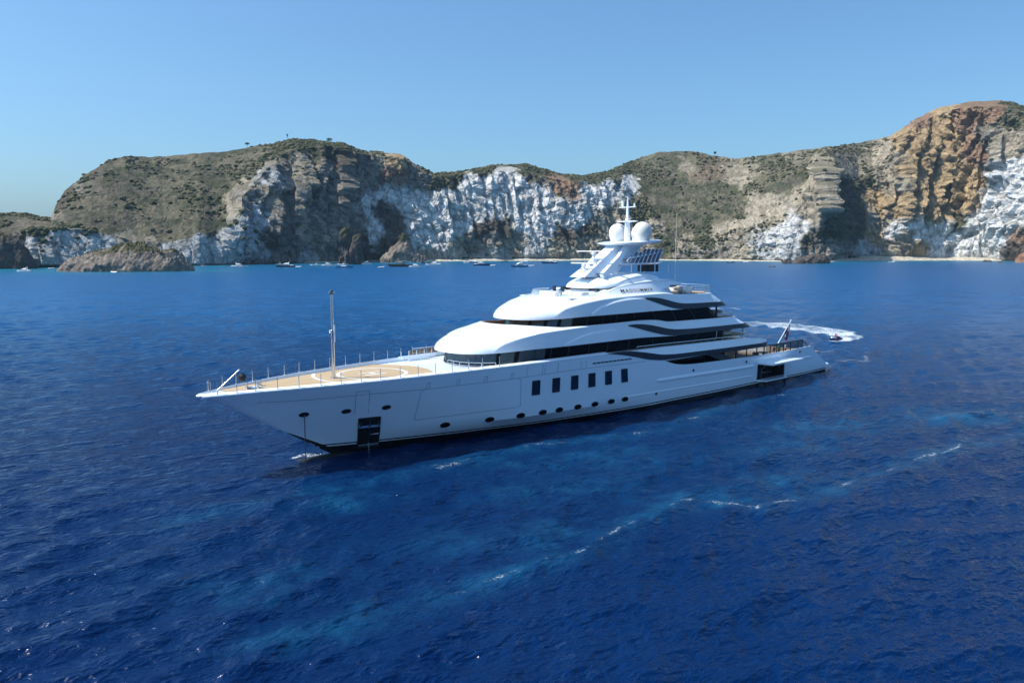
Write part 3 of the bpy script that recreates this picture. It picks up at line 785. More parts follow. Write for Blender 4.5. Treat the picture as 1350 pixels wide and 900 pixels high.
BULW = [(0, 4.5), (6.9, 4.5), (14, 4.40), (21.5, 4.47), (29, 4.62), (33.8, 4.72), (36.5, 4.80), (38.2, 4.90), (40.0, 5.12), (41.4, 5.5), (42.4, 5.82), (43.0, 5.95), (44, 6.06)]

def smooth_tab(tab, x):
    """monotone-looking interpolation of a table"""
    xs = np.array([t[0] for t in tab]); ys = np.array([t[1] for t in tab])
    k = np.linspace(-0.6, 0.6, 7)
    return float(np.mean(np.interp(x + k, xs, ys)))
def i1(tab, x):
    return float(np.interp(x, [t[0] for t in tab], [t[1] for t in tab]))
def stem_x(z): return i1(STEM, z)
def xa_of(z): return i1([(-2, 0.6), (0, 0.25), (1.1, 0.2), (1.12, 1.6), (2.12, 2.7), (4.45, 5.9), (6, 7)], z)
def top_z(x):
    if x >= 53: return i1(SHEER, x)
    if x > 43.0: return smooth_tab(WAVE_BOT, x) + 0.14
    return smooth_tab(BULW, x)
def hull_y(x, z):
    """half beam of the hull at a station and height"""
    sx = stem_x(z)
    zt = i1(SHEER, min(x, 95))
    def at(tab, x0, zz):
        # follow the raked stem: stretch the table's forward end onto the stem at this height
        e = tab[-1][0]
        xx = x if x < 55 else 55 + (x - 55) * (e - 55) / max(1e-3, sx - 55)
        return i1(tab, xx)
    a, m, d = at(WL, x, 0), at(MID, x, 1.8), at(HB, x, zt)
    if z <= 0: return max(0.0, a * (1 + 0.22 * z) if z > -1 else a * 0.78 * (1 + 0.25 * (z + 1)))
    if z <= 1.8:
        t = z / 1.8; return a + (m - a) * t
    t = min(1, (z - 1.8) / max(0.1, zt - 1.8))
    return m + (d - m) * (t ** 1.12)

DOOR_X, DOOR_Z = (13.8, 21.3), (1.0, 3.2)
def build_hull():
    x0s = sorted(set([0, .6, 1.3, 2, 2.8, 3.6, 4.5, 5.5, 6.5, 7.5, 9, 11, 12.5, 13.8, 15, 16.5, 18, 19.5, 21.3, 23, 25, 27, 29, 31, 33, 35] + [36 + .4 * i for i in range(44)] + [54 + i for i in range(16)] + [70 + .5 * i for i in range(40)] + [90 + .25 * i for i in range(19)] + [94.75, 94.87, 95.0]))
    zl = [-2.0, -1.0, 0.0, 0.45, 1.0, 1.8, 2.5, 3.2]
    def col(x0, side):
        out = []
        rows = zl + [None] * 7
        for k, z in enumerate(rows):
            zt = top_z(x0) if x0 > 6 else min(top_z(6), max(1.12, 1.12 + (x0 - 0.0) * 0.55))
            zt = max(zt, 1.12)
            if z is None:
                b0 = min(3.2, zt)
                z = b0 + (zt - b0) * (k - len(zl) + 1) / 7
            z = min(z, zt)
            x = x0
            if x0 > 70: x = 70 + (x0 - 70) * (stem_x(z) - 70) / 25.0
            y = hull_y(x, z)
            if x0 > 94.9: y = 0.0
            # the tip of the bow is rounded, the top edge too
            out.append((x, side * y, z))
        return out
    mb = MB()
    nr = len(zl) + 7
    for side in (1, -1):
        V = []; F = []
        for x0 in x0s: V += col(x0, side)
        for i in range(len(x0s) - 1):
            for k in range(nr - 1):
                a, b = i * nr + k, (i + 1) * nr + k
                if side == 1 and DOOR_X[0] - .01 <= x0s[i] and x0s[i + 1] <= DOOR_X[1] + .01 and k in (4, 5, 6): continue
                F.append((a, a + 1, b + 1, b) if side == 1 else (a, b, b + 1, a + 1))
        mb.add(V, F)
    # transom
    tz = [-2, -1, 0, .45, 1.0, 1.12]
    A = [(xa_of(min(z, 1.0)) if False else 0.0, hull_y(0, z), z) for z in tz]; B = [(0.0, -hull_y(0, z), z) for z in tz]
    mb.strip(A, B)
    o = mb.build("hull", M['hull'], YACHT, ang=30)
    return o
HULL = build_hull()

# gunwale cap along the foredeck: rounded white rail, with its inner face down to the deck
def build_gunwale():
    mb = MB()
    xs = list(np.linspace(52.5, 90, 60)) + list(np.linspace(90.4, 94.7, 16))
    for sd in (1, -1):
        rows = []
        for x in xs:
            z = i1(SHEER, x); y = hull_y(x, z); t = min(1, max(0.05, y / 1.2))
            wd = 0.34 * t
            rows.append([(x, sd * (y + .015), z - .12), (x, sd * (y + .02), z - .04), (x, sd * (y - .05 * t), z + .02), (x, sd * (y - .28 * t), z + .10), (x, sd * (y - .52 * t), z + .13), (x, sd * (y - .56 * t), z + .08), (x, sd * (y - .58 * t), z - .28)])
        n = len(rows[0]); V = [p for r in rows for p in r]
        F = []
        for i in range(len(xs) - 1):
            for k in range(n - 1):
                a, b = i * n + k, (i + 1) * n + k
                F.append((a, a + 1, b + 1, b) if sd < 0 else (a, b, b + 1, a + 1))
        mb.add(V, F)
    # rounded tip
    mb.ball((94.55, 0, 7.14), 0.44, 14, sz=0.35)
    return fix_normals(mb.build("gunwale_cap", M['white'], YACHT))
build_gunwale()

DK = 7.20
def deck_sheet(name, xs, yf, z, m, parent=YACHT, thick=0.0):
    mb = MB()
    A = [(x, yf(x), z) for x in xs]; B = [(x, -yf(x), z) for x in xs]
    mb.strip(B, A)
    return mb.build(name, m, parent, smooth=False)
deck_sheet("foredeck", np.linspace(52.6, 94.2, 80), lambda x: max(0.02, hull_y(x, 7.3) - 0.36 * min(1, hull_y(x, 7.3) / 1.2)), DK, M['white'])
HC = 78.32
def teak_y(x):
    y = max(0.03, hull_y(x, 7.3) - 0.62)
    if x < HC: y = min(y, math.sqrt(max(0.0009, 5.77 ** 2 - (HC - x) ** 2)))
    return y
deck_sheet("teak_deck", [HC - 5.77 * math.cos(a) for a in np.linspace(0.01, math.pi / 2, 40)] + list(np.linspace(HC + .2, 92.6, 40)), teak_y, DK + 0.045, M['teak'])
M['marking'] = mat("white_deck_paint", (0.60, 0.59, 0.56), 0.6, var=0.06, vscale=2)
def ring_mark(mb, r0, r1, z, a0=0.0, a1=2 * math.pi, clip=True):
    n = 96
    A, B = [], []
    for i in range(n + 1):
        t = a0 + (a1 - a0) * i / n
        ok = all(abs(r * math.sin(t)) < teak_y(HC + r * math.cos(t)) - 0.03 for r in (r0, r1))
        if ok or not clip:
            A.append((HC + r0 * math.cos(t), r0 * math.sin(t), z)); B.append((HC + r1 * math.cos(t), r1 * math.sin(t), z))
        else:
            if len(A) > 1: mb.strip(A, B)
            A, B = [], []
    if len(A) > 1: mb.strip(A, B)
mk = MB()
ring_mark(mk, 3.05, 3.42, DK + 0.055)
ring_mark(mk, 5.35, 5.70, DK + 0.055, -1.2, 1.2)
for y in (-0.62, 0.62): mk.add([(HC - 1.15, y - .17, DK + .055), (HC + 1.15, y - .17, DK + .055), (HC + 1.15, y + .17, DK + .055), (HC - 1.15, y + .17, DK + .055)], [(0, 1, 2, 3)])
mk.add([(HC - .17, -.45, DK + .055), (HC + .17, -.45, DK + .055), (HC + .17, .45, DK + .055), (HC - .17, .45, DK + .055)], [(0, 1, 2, 3)])
fix_normals(mk.build("helipad_marking", M['marking'], YACHT, smooth=False))

# stanchions along both gunwales (the chains between them are down)
def stanchion_me(h=0.98):
    mb = MB(); mb.lathe([(.07, 0), (.07, .04), (.035, .06), (.03, h - .06), (.042, h - .05), (.042, h)], n=8)
    return mesh_data("stanchion", mb.v, mb.f)
sm = stanchion_me(); sm.materials.append(M['steel'])
px = [93.6, 92.2, 90.8, 89.1, 87.4, 85.6, 83.9, 82.1, 80.3, 78.4, 76.6, 74.8, 73.0, 71.2, 69.6, 67.6]
for sd in (1, -1):
    for x in px:
        o = obj("stanchion", sm, None, YACHT)
        z = i1(SHEER, x); o.location = (x, sd * (hull_y(x, z) - .16), z + .05)

# bow fittings
b = MB(); b.tube((93.3, 0, 7.35), (91.3, 0.0, 8.95), .055, .045, 10); b.ball((91.3, 0, 8.97), .075, 8); b.box(93.1, 93.5, -.12, .12, 7.24, 7.42)
b.build("jackstaff", M['steel'], YACHT)
b = MB(); b.ball((91.05, 0, 8.28), .36, 16); b.tube((91.05, 0, 8.6), (91.35, 0, 8.9), .012)
b.build("anchor_ball", M['black'], YACHT)
for x, y in ((93.9, .25), (93.9, -.35)):
    b = MB(); b.tube((x, y, 7.2), (x, y, 8.15), .035); b.ball((x, y, 8.15), .07, 8); b.build("bow_light_post", M['steel'], YACHT)
for x, y in ((89.9, .5), (89.2, -.7), (90.6, -.2)):
    b = MB(); b.lathe([(.2, 0), (.2, .06), (.13, .1), (.13, .34), (.2, .42), (.2, .5), (.05, .56)], (x, y, DK + .04), 12); b.build("bollard", M['steel'], YACHT)
b = MB(); b.box(89.4, 90.4, -.3, .25, DK + .04, DK + .16, bev=.04); b.build("deck_hatch", M['white'], YACHT)

# mast standing on the foredeck
fm_ = MB()
fm_.lathe([(.34, 0), (.34, .05), (.18, .1), (.16, 4.3), (.18, 4.35), (.18, 4.45), (.13, 4.5), (.115, 7.85), (.3, 7.9), (.3, 7.96), (.1, 8.0)], (82.45, 0, DK + .045), 14)
o = fm_.build("foredeck_mast", M['steel'], YACHT)
b = MB(); b.lathe([(.13, 0), (.18, .05), (.18, .3), (.13, .36)], (82.45, .0, 15.0), 12); b.build("masthead_light", M['black'], o)
b = MB(); b.box(82.28, 82.40, -.02, .24, 10.6, 12.2); b.box(82.3, 82.6, -.28, -.14, 11.4, 11.7); b.build("floodlight", M['white'], o)
b = MB(); b.path([(82.2, -.25, DK + .3), (82.2, -.27, 11), (82.3, -.2, 15)], .03); b.build("halyard", M['steel'], o)

# panel gaps scribed into the side: thin inlaid strips
def on_hull(x, z, d=0.012): return (x, hull_y(x, z) + d, z)
def seam(mb, pts, wd=0.035):
    P = []
    for (x0, z0), (x1, z1) in zip(pts[:-1], pts[1:]):
        n = max(2, int(math.hypot(x1 - x0, z1 - z0) / 0.8) + 1)
        P = [(x0 + (x1 - x0) * i / (n - 1), z0 + (z1 - z0) * i / (n - 1)) for i in range(n)]
        dx, dz = x1 - x0, z1 - z0; L = math.hypot(dx, dz); ux, uz = -dz / L * wd / 2, dx / L * wd / 2
        mb.strip([on_hull(x - ux, z - uz) for x, z in P], [on_hull(x + ux, z + uz) for x, z in P])
sm_ = MB()
seam(sm_, [(45.9, 6.06), (52.5, 6.18), (58.2, 6.22), (65.1, 6.14), (69, 6.08), (75.4, 6.03), (81, 6.14), (86.1, 6.08), (90.5, 6.2)])
seam(sm_, [(75.6, 6.02), (75.97, 5.84), (75.84, 3.0), (75.62, 2.85), (70, 2.93), (64.9, 2.98), (64.4, 3.14), (64.8, 5.9), (65.3, 6.12)])
for x in (66.0, 69.1, 72.2, 75.4): seam(sm_, [(x - .14, 6.08), (x - .14, 6.68), (x + .14, 6.68), (x + .14, 6.08)])
for x in (64.15, 62.1, 61.8, 60.0): seam(sm_, [(x, 6.2), (x, 7.25)])
for x in (56.6, 55.8): seam(sm_, [(x, 6.3), (x, 7.1)])
seam(sm_, [(81.8, 4.15), (82.37, 6.5), (81.1, 6.46), (80.6, 4.23)])
fix_normals(sm_.build("panel_gap", M['seam'], YACHT, smooth=False))

# swept mouldings on the topsides aft: long rounded rubbing strakes
def strake(name, x0, x1, z0, z1, h, d):
    mb = MB(); n = 40; rows = []
    for i in range(n + 1):
        t = i / n; x = x0 + (x1 - x0) * t; z = z0 + (z1 - z0) * t
        k = min(1.0, math.sqrt(max(0.0, min(t, 1 - t) * 24 + .02)))
        rows.append([(x, hull_y(x, z + dz * h * k) + dy * d * k, z + dz * h * k) for dz, dy in ((-.5, -.05), (-.45, .6), (-.2, 1.0), (.2, .85), (.5, -.05))])
    m_ = len(rows[0]); V = [p for r in rows for p in r]
    F = [(i * m_ + k, (i + 1) * m_ + k, (i + 1) * m_ + k + 1, i * m_ + k + 1) for i in range(n) for k in range(m_ - 1)]
    mb.add(V, F)
    return fix_normals(mb.build(name, M['white'], YACHT))
strake("rubbing_strake", 43.8, 22.0, 3.5, 3.12, .5, .16)
strake("rubbing_strake", 13.2, 5.6, 2.95, 2.8, .42, .14)
strake("boot_moulding", 50.0, 22.0, 2.25, 1.75, .22, .05)

# windows, portholes, bow openings
def hull_frame(x, z):
    e = 0.15
    tx = Vector(on_hull(x + e, z)) - Vector(on_hull(x - e, z)); tz = Vector(on_hull(x, z + e)) - Vector(on_hull(x, z - e))
    tx.normalize(); tz.normalize(); n = tz.cross(tx); n.normalize()
    if n.y < 0: n = -n
    return Vector((x, hull_y(x, z), z)), tx, tz, n
def ellipse(a, b, n=20): return [(a * math.cos(2 * math.pi * i / n), b * math.sin(2 * math.pi * i / n)) for i in range(n)]
def rrect(a, b, r, k=4):
    P = []
    for cx, cz, t0 in ((a - r, b - r, 0), (-a + r, b - r, 90), (-a + r, -b + r, 180), (a - r, -b + r, 270)):
        for i in range(k + 1): t = R(t0 + 90 * i / k); P.append((cx + r * math.cos(t), cz + r * math.sin(t)))
    return P
def hull_window(name, x, z, shape, fr=0.07, glass=M['glass'], fm=M['frame'], shear=0.0, sub="pane"):
    C, tx, tz, n = hull_frame(x, z)
    k = len(shape)
    ext = max(abs(a) for a, _ in shape); sc = (ext + fr) / ext; ez = max(abs(b_) for _, b_ in shape); sz_ = (ez + fr) / ez
    def P(a, b_, d): 
        xx = C.x - a + shear * b_; zz = C.z + b_
        return Vector((xx, hull_y(xx, zz), zz)) + n * d
    out = [P(a * sc, b_ * sz_, 0.0) for a, b_ in shape]; o2 = [P(a * sc, b_ * sz_, .07) for a, b_ in shape]; inn = [P(a, b_, .07) for a, b_ in shape]; in2 = [P(a, b_, .03) for a, b_ in shape]
    V = out + o2 + inn + in2; F = []
    for r in range(3):
        for i in range(k): j = (i + 1) % k; F.append((r * k + i, r * k + j, (r + 1) * k + j, (r + 1) * k + i))
    mb = MB(); mb.add(V, F); f = fix_normals(mb.build(name, fm, YACHT, ang=25))
    mb = MB(); mb.add([P(a, b_, .05) for a, b_ in shape], [tuple(range(k))]); p = mb.build(sub, glass, f, smooth=False)
    if p.data.polygons[0].normal.y < 0: p.data.flip_normals()
    return f
for i, x in enumerate((62.71, 59.99, 57.32, 54.73, 52.15, 49.55)):
    hull_window("window", x, 4.85 - .07 * i / 5, rrect(.45, .72, .07), shear=0.11, glass=M['cabinglass'])
for x, z in ((72.42, 1.94), (67.69, 1.97), (64.18, 2.02), (61.4, 2.02), (59.14, 2.0), (56.49, 1.99), (53.97, 1.99), (51.46, 1.99), (49.29, 2.0)):
    hull_window("porthole", x, z, ellipse(.45, .23), fr=.06)
for x, z in ((86.31, 4.64), (82.67, 4.59), (79.02, 4.59)):
    hull_window("hawse_port", x, z, ellipse(.36, .15), fr=.07, glass=M['black'])
vm_ = MB()
for i in range(10):
    x = 54.55 - i * .645; z = 6.66 - i * .006
    C, tx, tz, n = hull_frame(x, z)
    vm_.bar((x + .27, hull_y(x + .27, z), z + .02), (x - .27, hull_y(x - .27, z), z - .02), .06, .15, side=(0, 1, 0))
vm_.build("vent_row", M['frame'], YACHT, smooth=False)
for x, z in ((36.38, 3.99), (24.31, 3.87), (9.5, 3.91), (43.64, 1.93)):
    C, tx, tz, n = hull_frame(x, z); b = MB(); b.tube(C - n * .02, C + n * .06, .19, .17, 12); b.build("fairlead", M['frame'], YACHT)

# black stem guard rising from the waterline
g = MB(); zs_ = np.linspace(-0.4, 2.85, 16)
for sd in (1, -1):
    A = [(stem_x(z) + .02, 0, z) for z in zs_]
    B = []
    for z in zs_:
        wd = 1.15 * (1 - max(0, z) / 2.9) ** 0.8 + .02; x = stem_x(z) - wd
        B.append((x, sd * (hull_y(x, z) + .02), z))
    Mi = [((a[0] + c[0]) / 2, sd * (hull_y((a[0] + c[0]) / 2, a[2]) + .025), a[2]) for a, c in zip(A, B)]
    g.strip(A, Mi); g.strip(Mi, B)
fix_normals(g.build("stem_guard", M['black'], YACHT))
# bulb of the forefoot, just awash
b = MB(); n = 14
V = []; prof = [(80.5, .9), (82, 1.0), (84, .95), (86, .8), (87.2, .5), (87.9, .02)]
for x, r in prof:
    for i in range(n): t = 2 * math.pi * i / n; V.append((x, r * .8 * math.cos(t), -.72 + r * .95 * math.sin(t) + .02 * (x - 80)))
b.add(V, [(k * n + i, k * n + (i + 1) % n, (k + 1) * n + (i + 1) % n, (k + 1) * n + i) for k in range(len(prof) - 1) for i in range(n)])
fix_normals(b.build("bulbous_bow", M['black'], YACHT))

# anchor pocket with its anchor, chains into the sea
def pocket():
    X = (79.3, 81.28); Z = (0.5, 3.65); mb = MB()
    cols = np.linspace(X[1], X[0], 6); rows = np.linspace(Z[0], Z[1], 7)
    def P(x, z, d): x2 = x + (z - 3.65) * .25; return Vector((x2, hull_y(x2, z), z)) + Vector((.25, .95, -.2)) * d
    V = [P(x, z, .02) for z in rows for x in cols]; k = len(cols)
    mb.add(V, [(r * k + i, r * k + i + 1, (r + 1) * k + i + 1, (r + 1) * k + i) for r in range(len(rows) - 1) for i in range(k - 1)])
    for seq in ([(X[1], z) for z in rows], [(X[0], z) for z in rows], [(x, Z[1]) for x in cols], [(x, Z[0]) for x in cols]):
        mb.path([P(x, z, .03) for x, z in seq], .06, 6)
    o = mb.build("anchor_pocket", M['black'], YACHT)
    a = MB(); xc = 80.3
    a.bar(P(xc, .9, .12), P(xc, 3.3, .12), .16, .16); a.bar(P(xc + .95, 2.75, .1), P(xc - .95, 2.75, .1), .14, .2); a.bar(P(xc + .9, 2.75, .1), P(xc + .75, 3.3, .15), .12, .25, k1=.4); a.bar(P(xc - .9, 2.75, .1), P(xc - .75, 3.3, .15), .12, .25, k1=.4); a.bar(P(xc + .95, .75, .12), P(xc - .95, .75, .12), .1, .1)
    a.build("anchor", M['steel'], o)
    p = P(xc, .8, .25); c = MB()
    for i in range(16):
        c.tube((p.x, p.y, 2.9 - .28 * i), (p.x, p.y, 2.9 - .28 * i - .2), .05, .05, 6); c.tube((p.x - .07, p.y, 2.78 - .28 * i), (p.x + .07, p.y, 2.78 - .28 * i), .035, .035, 5)
    c.build("anchor_chain", M['steel'], YACHT)
    q = on_hull(86.31, 4.6, .12); c = MB()
    for i in range(24):
        z = q[2] - .25 * i
        c.tube((q[0], q[1], z), (q[0] + .005, q[1], z - .2), .05, .05, 6); c.tube((q[0] - .06, q[1], z - .1), (q[0] + .06, q[1], z - .1), .03, .03, 5)
    c.build("anchor_chain", M['chain'], YACHT)
pocket()

# light reflected off the sea, painted as white strips under the bow flare
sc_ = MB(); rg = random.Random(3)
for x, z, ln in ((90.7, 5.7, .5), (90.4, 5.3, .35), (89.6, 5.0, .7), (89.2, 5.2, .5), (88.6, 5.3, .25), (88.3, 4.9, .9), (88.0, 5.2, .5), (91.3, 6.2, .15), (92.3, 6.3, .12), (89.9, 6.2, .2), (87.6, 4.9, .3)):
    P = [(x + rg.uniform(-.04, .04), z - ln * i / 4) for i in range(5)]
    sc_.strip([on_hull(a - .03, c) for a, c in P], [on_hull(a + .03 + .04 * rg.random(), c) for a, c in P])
fix_normals(sc_.build("painted_caustic", mat("caustic_white", (0.9, 0.9, 0.9), 0.8), YACHT, smooth=False))

# ------------------------------------------------------------------ curved superstructure: lofted tiers
NF, NS, NRr = 26, 44, 16
def half_outline(p):
    """port half of a deck outline, from the nose on the centreline round to the middle of the after edge"""
    xn, a, wf, wa, xa, r, n = p['xn'], p['a'], p['wf'], p['wa'], p['xa'], p['r'], p.get('n', 3.0)
    nr = p.get('nr', 2.4)
    pts = []
    for i in range(NF):
        t = (i / NF) * math.pi / 2
        c, s = math.cos(t) ** (2 / n), math.sin(t) ** (2 / n) if t > 0 else 0.0
        pts.append((xn - a + a * c, wf * s))
    x0, x1 = xn - a, xa + r
    for i in range(NS + 1):
        t = i / NS; pts.append((x0 + (x1 - x0) * t, wf + (wa - wf) * t))
    for i in range(1, NRr + 1):
        t = (i / NRr) * math.pi / 2
        c, s = math.cos(t) ** (2 / nr) if i < NRr else 0.0, math.sin(t) ** (2 / nr)
        pts.append((xa + r - r * s, wa * c))
    return pts
def lerp_p(p, q, h):
    return {k: p[k] + (q[k] - p[k]) * h for k in ('xn', 'a', 'wf', 'wa', 'xa', 'r')} | {'n': p.get('n', 3) + (q.get('n', 3) - p.get('n', 3)) * h, 'nr': p.get('nr', 2.4) + (q.get('nr', 2.4) - p.get('nr', 2.4)) * h}
def dome_secs(p, q, zb, zt, k=9, e=1.0):
    """sections from outline p at the foot to q at the top, bulging like a quarter ellipse"""
    out = []
    for i in range(k):
        u = i / (k - 1) * math.pi / 2
        out.append((lerp_p(p, q, (1 - math.cos(u)) ** 1.0), math.sin(u) ** e, zb, zt))
    return out
def creased(p, q, zb, zt, zc, lean=.10, k=10):
    """a shell with an upright side below a crease line and a crown sweeping in above it"""
    A, T = half_outline(p), half_outline(q); rows = []
    f = lambda z, x: z(x) if callable(z) else z
    for t in (0.0, .02, .55, .97):
        r = []
        for (x, y), (xT, yT) in zip(A, T):
            b_ = f(zb, x); c = max(b_ + .06, min(f(zc, x), f(zt, x) - .04))
            s_ = 1 - lean * max(0, (t - .02)) * (c - b_) / 6.5
            z = b_ + (c - b_) * t
            wv = float(1 - sstep(34, 46, np.array(x))); fr = (z - b_) / max(.1, f(zt, xT) - b_) * wv   # the after part rakes in all the way up
            r.append((x + (xT - x) * fr, (y + (yT - y) * fr) * (s_ + (1 - s_) * wv), z))
        rows.append(r)
    base = rows[-1]
    for i in range(k + 1):
        t = i / k
        if i == 0: t = .015
        rows.append([(bx + (tx - bx) * t * t, by + (ty - by) * t * t, bz + (f(zt, tx) - bz) * t) for (bx, by, bz), (tx, ty) in zip(base, T)])
    return rows
def loft_rows(secs):
    rows = []
    for p, v, zb, zt in secs:
        r = []
        for x, y in half_outline(p):
            b_ = zb(x) if callable(zb) else zb; t_ = zt(x) if callable(zt) else zt
            r.append((x, y, b_ + (t_ - b_) * v))
        rows.append(r)
    return rows
def loft_obj(name, rows, m, parent=YACHT, cap_top=True, cap_bot=True, ang=40):
    n = len(rows[0]); N2 = 2 * n - 2
    mb = MB(); V = []
    for r in rows:
        full = r + [(x, -y, z) for x, y, z in r[-2:0:-1]]
        V += full
    F = []
    for k in range(len(rows) - 1):
        for i in range(N2):
            j = (i + 1) % N2
            F.append((k * N2 + i, k * N2 + j, (k + 1) * N2 + j, (k + 1) * N2 + i))
    def cap(k):
        for i in range(n - 1):
            a, b_ = i, i + 1
            c, d = (N2 - b_) % N2, (N2 - a) % N2
            q = []
            for t in (a, b_, c, d):
                if t not in q: q.append(t)
            if len(q) > 2: F.append(tuple(k * N2 + t for t in q))
    if cap_bot: cap(0)
    if cap_top: cap(len(rows) - 1)
    mb.add(V, F)
    return fix_normals(mb.build(name, m, parent, ang=ang))
def surf(rows, i, z):
    """point of a loft's column i at a height"""
    zs = list(np.maximum.accumulate([r[i][2] for r in rows]))
    return (float(np.interp(z, zs, [r[i][0] for r in rows])), float(np.interp(z, zs, [r[i][1] for r in rows])), z)
def loft_panel(mb, rows, top, bot, x0, x1, proud=0.05, side=1, rear=True, mi=0, thick=0.12):
    """panel lying on a loft's side between two height curves of x, set proud of it"""
    A, B, Np = [], [], []
    n = len(rows[0])
    for i in range(4, n - 1):
        xm = rows[0][i][0]
        if xm > x0 or xm < x1: continue
        zt, zb = top(xm), bot(xm)
        if zt - zb < 0.004: zt = zb + 0.004
        a, b_ = surf(rows, i, zt), surf(rows, i, zb)
        p, q = surf(rows, max(0, i - 1), (zt + zb) / 2), surf(rows, min(n - 1, i + 1), (zt + zb) / 2)
        d = Vector((-(q[1] - p[1]), (q[0] - p[0]), 0)); d = -d if d.y < 0 or (abs(d.y) < 1e-6 and d.x > 0) else d
        d.normalize()
        A.append(Vector(a) + d * proud); B.append(Vector(b_) + d * proud); Np.append(-d * thick)
    if side < 0:
        f = lambda L_: [Vector((v.x, -v.y, v.z)) for v in L_]
        A, B, Np = f(A), f(B), f(Np)
    if len(A) > 1: mb.plate(A, B, Np, mi)
    return A, B
def tabf(tab): return lambda x: smooth_tab(sorted(tab), x)

# --- upper deck slab (roof of the open main deck aft, floor of the upper deck)
U0 = dict(xn=53, a=2, wf=6.75, wa=6.95, xa=16.2, r=5.0, n=6)
U1 = dict(xn=53, a=2, wf=6.60, wa=6.70, xa=20.6, r=4.0, n=6)
ztu = lambda x: float(np.interp(x, [16, 18, 20.8, 25, 36, 42, 47, 60], [6.12, 6.42, 6.78, 7.12, 7.28, 7.40, 7.44, 7.44]))
UPR = loft_rows([(U0, 0, 5.68, ztu), (U0, .28, 5.68, ztu), (lerp_p(U0, U1, .3), .6, 5.68, ztu), (lerp_p(U0, U1, .7), .9, 5.68, ztu), (U1, 1, 5.68, ztu)])
loft_obj("upper_deck", UPR, M['white'])
deck_sheet("upper_deck_teak", np.linspace(20.9, 52, 30), lambda x: 6.2 if x > 24 else 6.2 * math.sqrt(max(.01, 1 - ((24 - x) / 3.4) ** 2)), 7.47 if False else 7.452, M['teak'])

# dark swept stripe over the main deck opening: an S-curve, then the fascia running aft
def hull_strip(name, xs, top, bot, proud, m, thick=.15, yref=None):
    mb = MB()
    for sd in (1, -1):
        A, B, O = [], [], []
        for x in xs:
            zt, zb = top(x), bot(x)
            if zt - zb < .006: zt = zb + .006
            yt = (yref(x, zt) if yref else hull_y(x, zt)) + proud; yb = (yref(x, zb) if yref else hull_y(x, zb)) + proud
            A.append((x, sd * yt, zt)); B.append((x, sd * yb, zb)); O.append((0, -sd * thick, 0))
        mb.plate(A, B, O)
    return fix_normals(mb.build(name, m, YACHT))
def y_up(x, z):
    if x < 40: return float(np.interp(x, [16.3, 17.2, 18.5, 20.5, 40], [4.6, 5.7, 6.45, 6.93, 7.06]))
    return max(7.06, hull_y(x, z))
hull_strip("accent_stripe", list(np.linspace(52.5, 16.4, 130)), tabf(WAVE_TOP), tabf(WAVE_BOT), 0.05, M['stripe'], yref=y_up)
# white bulwark of the upper deck above the stripe
hull_strip("upper_bulwark", list(np.linspace(49.0, 16.6, 70)), lambda x: max(smooth_tab(WAVE_TOP, x), ztu(x) + 0.02), lambda x: smooth_tab(WAVE_TOP, x) - .02, 0.02, M['white'], thick=.2, yref=lambda x, z: y_up(x, z) - 0.22 * max(0, z - 6.3))

# --- main deck aft: floor, recessed side, after saloon bulkhead
deck_sheet("main_deck", np.linspace(3.2, 45, 40), lambda x: hull_y(x, 3.4) - .12, 3.45, M['teak'])
b = MB(); b.box(27.2, 45.5, -5.4, 5.4, 3.46, 5.68); b.build("saloon_glass", M['glass'], YACHT, smooth=False)
b = MB()
for x in (27.3, 29.6, 31.9): b.box(x - .06, x + .06, 5.4, 5.47, 3.46, 5.68)
b.build("saloon_frame", M['frame'], YACHT, smooth=False)
# raked dark panel where the opening closes forward of the after deck
b = MB(); b.plate([(33.2, 6.5, 5.66), (30.2, 6.5, 5.66)], [(29.8, 6.62, 4.6), (27.2, 6.62, 4.6)], [(0, -.12, 0)] * 2); fix_normals(b.build("raked_screen", M['stripe'], YACHT, smooth=False))

# --- windbreak round the after main deck: black frame, smoked panes
WBX = [26.9, 24.2, 21.6, 19.7, 18.0, 16.2, 14.3, 12.3, 10.0, 8.7]
def wby(x, z): return hull_y(x, 4.4) - .10
fr_ = MB(); pn_ = []
for sd in (1, -1):
    top = [(x, sd * wby(x, 5), 5.63) for x in WBX] + [(7.1, sd * wby(7.1, 5), 4.55)]
    for p, q in zip(top[:-1], top[1:]): fr_.bar(p, q, .12, .14)
    for x in WBX: fr_.bar((x, sd * wby(x, 4), 4.42), (x, sd * wby(x, 5), 5.6), .11, .11)
fr_.build("windbreak_frame", M['frame'], YACHT, smooth=False)
for x0, x1 in zip(WBX[:-1], WBX[1:]):
    b = MB(); A = [(x0 - .06, wby(x0, 5), 5.57), (x1 + .06, wby(x1, 5), 5.57)]; B = [(x0 - .06, wby(x0, 5), 4.5), (x1 + .06, wby(x1, 5), 4.5)]
    b.strip(A, B); b.build("windbreak_pane", M['smoke'], YACHT, smooth=False)
b = MB()
for x, y, l, w_ in ((19.5, 4.6, 3.0, 1.0), (19.5, 0, 1.2, 4.5), (12.8, 1.0, 1.0, 4.0)):
    b = MB(); b.box(x - l / 2, x + l / 2, y - w_ / 2, y + w_ / 2, 3.47, 3.95, bev=.08); b.box(x - l / 2, x - l / 2 + .28, y - w_ / 2, y + w_ / 2, 3.95, 4.4, bev=.08); b.build("deck_sofa", M['cushion'], YACHT)
b = MB(); b.box(14.9, 16.3, 3.6, 4.9, 4.08, 4.18, bev=.03); b.tube((15.6, 4.25, 3.47), (15.6, 4.25, 4.1), .12); b.build("deck_table", M['wood'], YACHT)
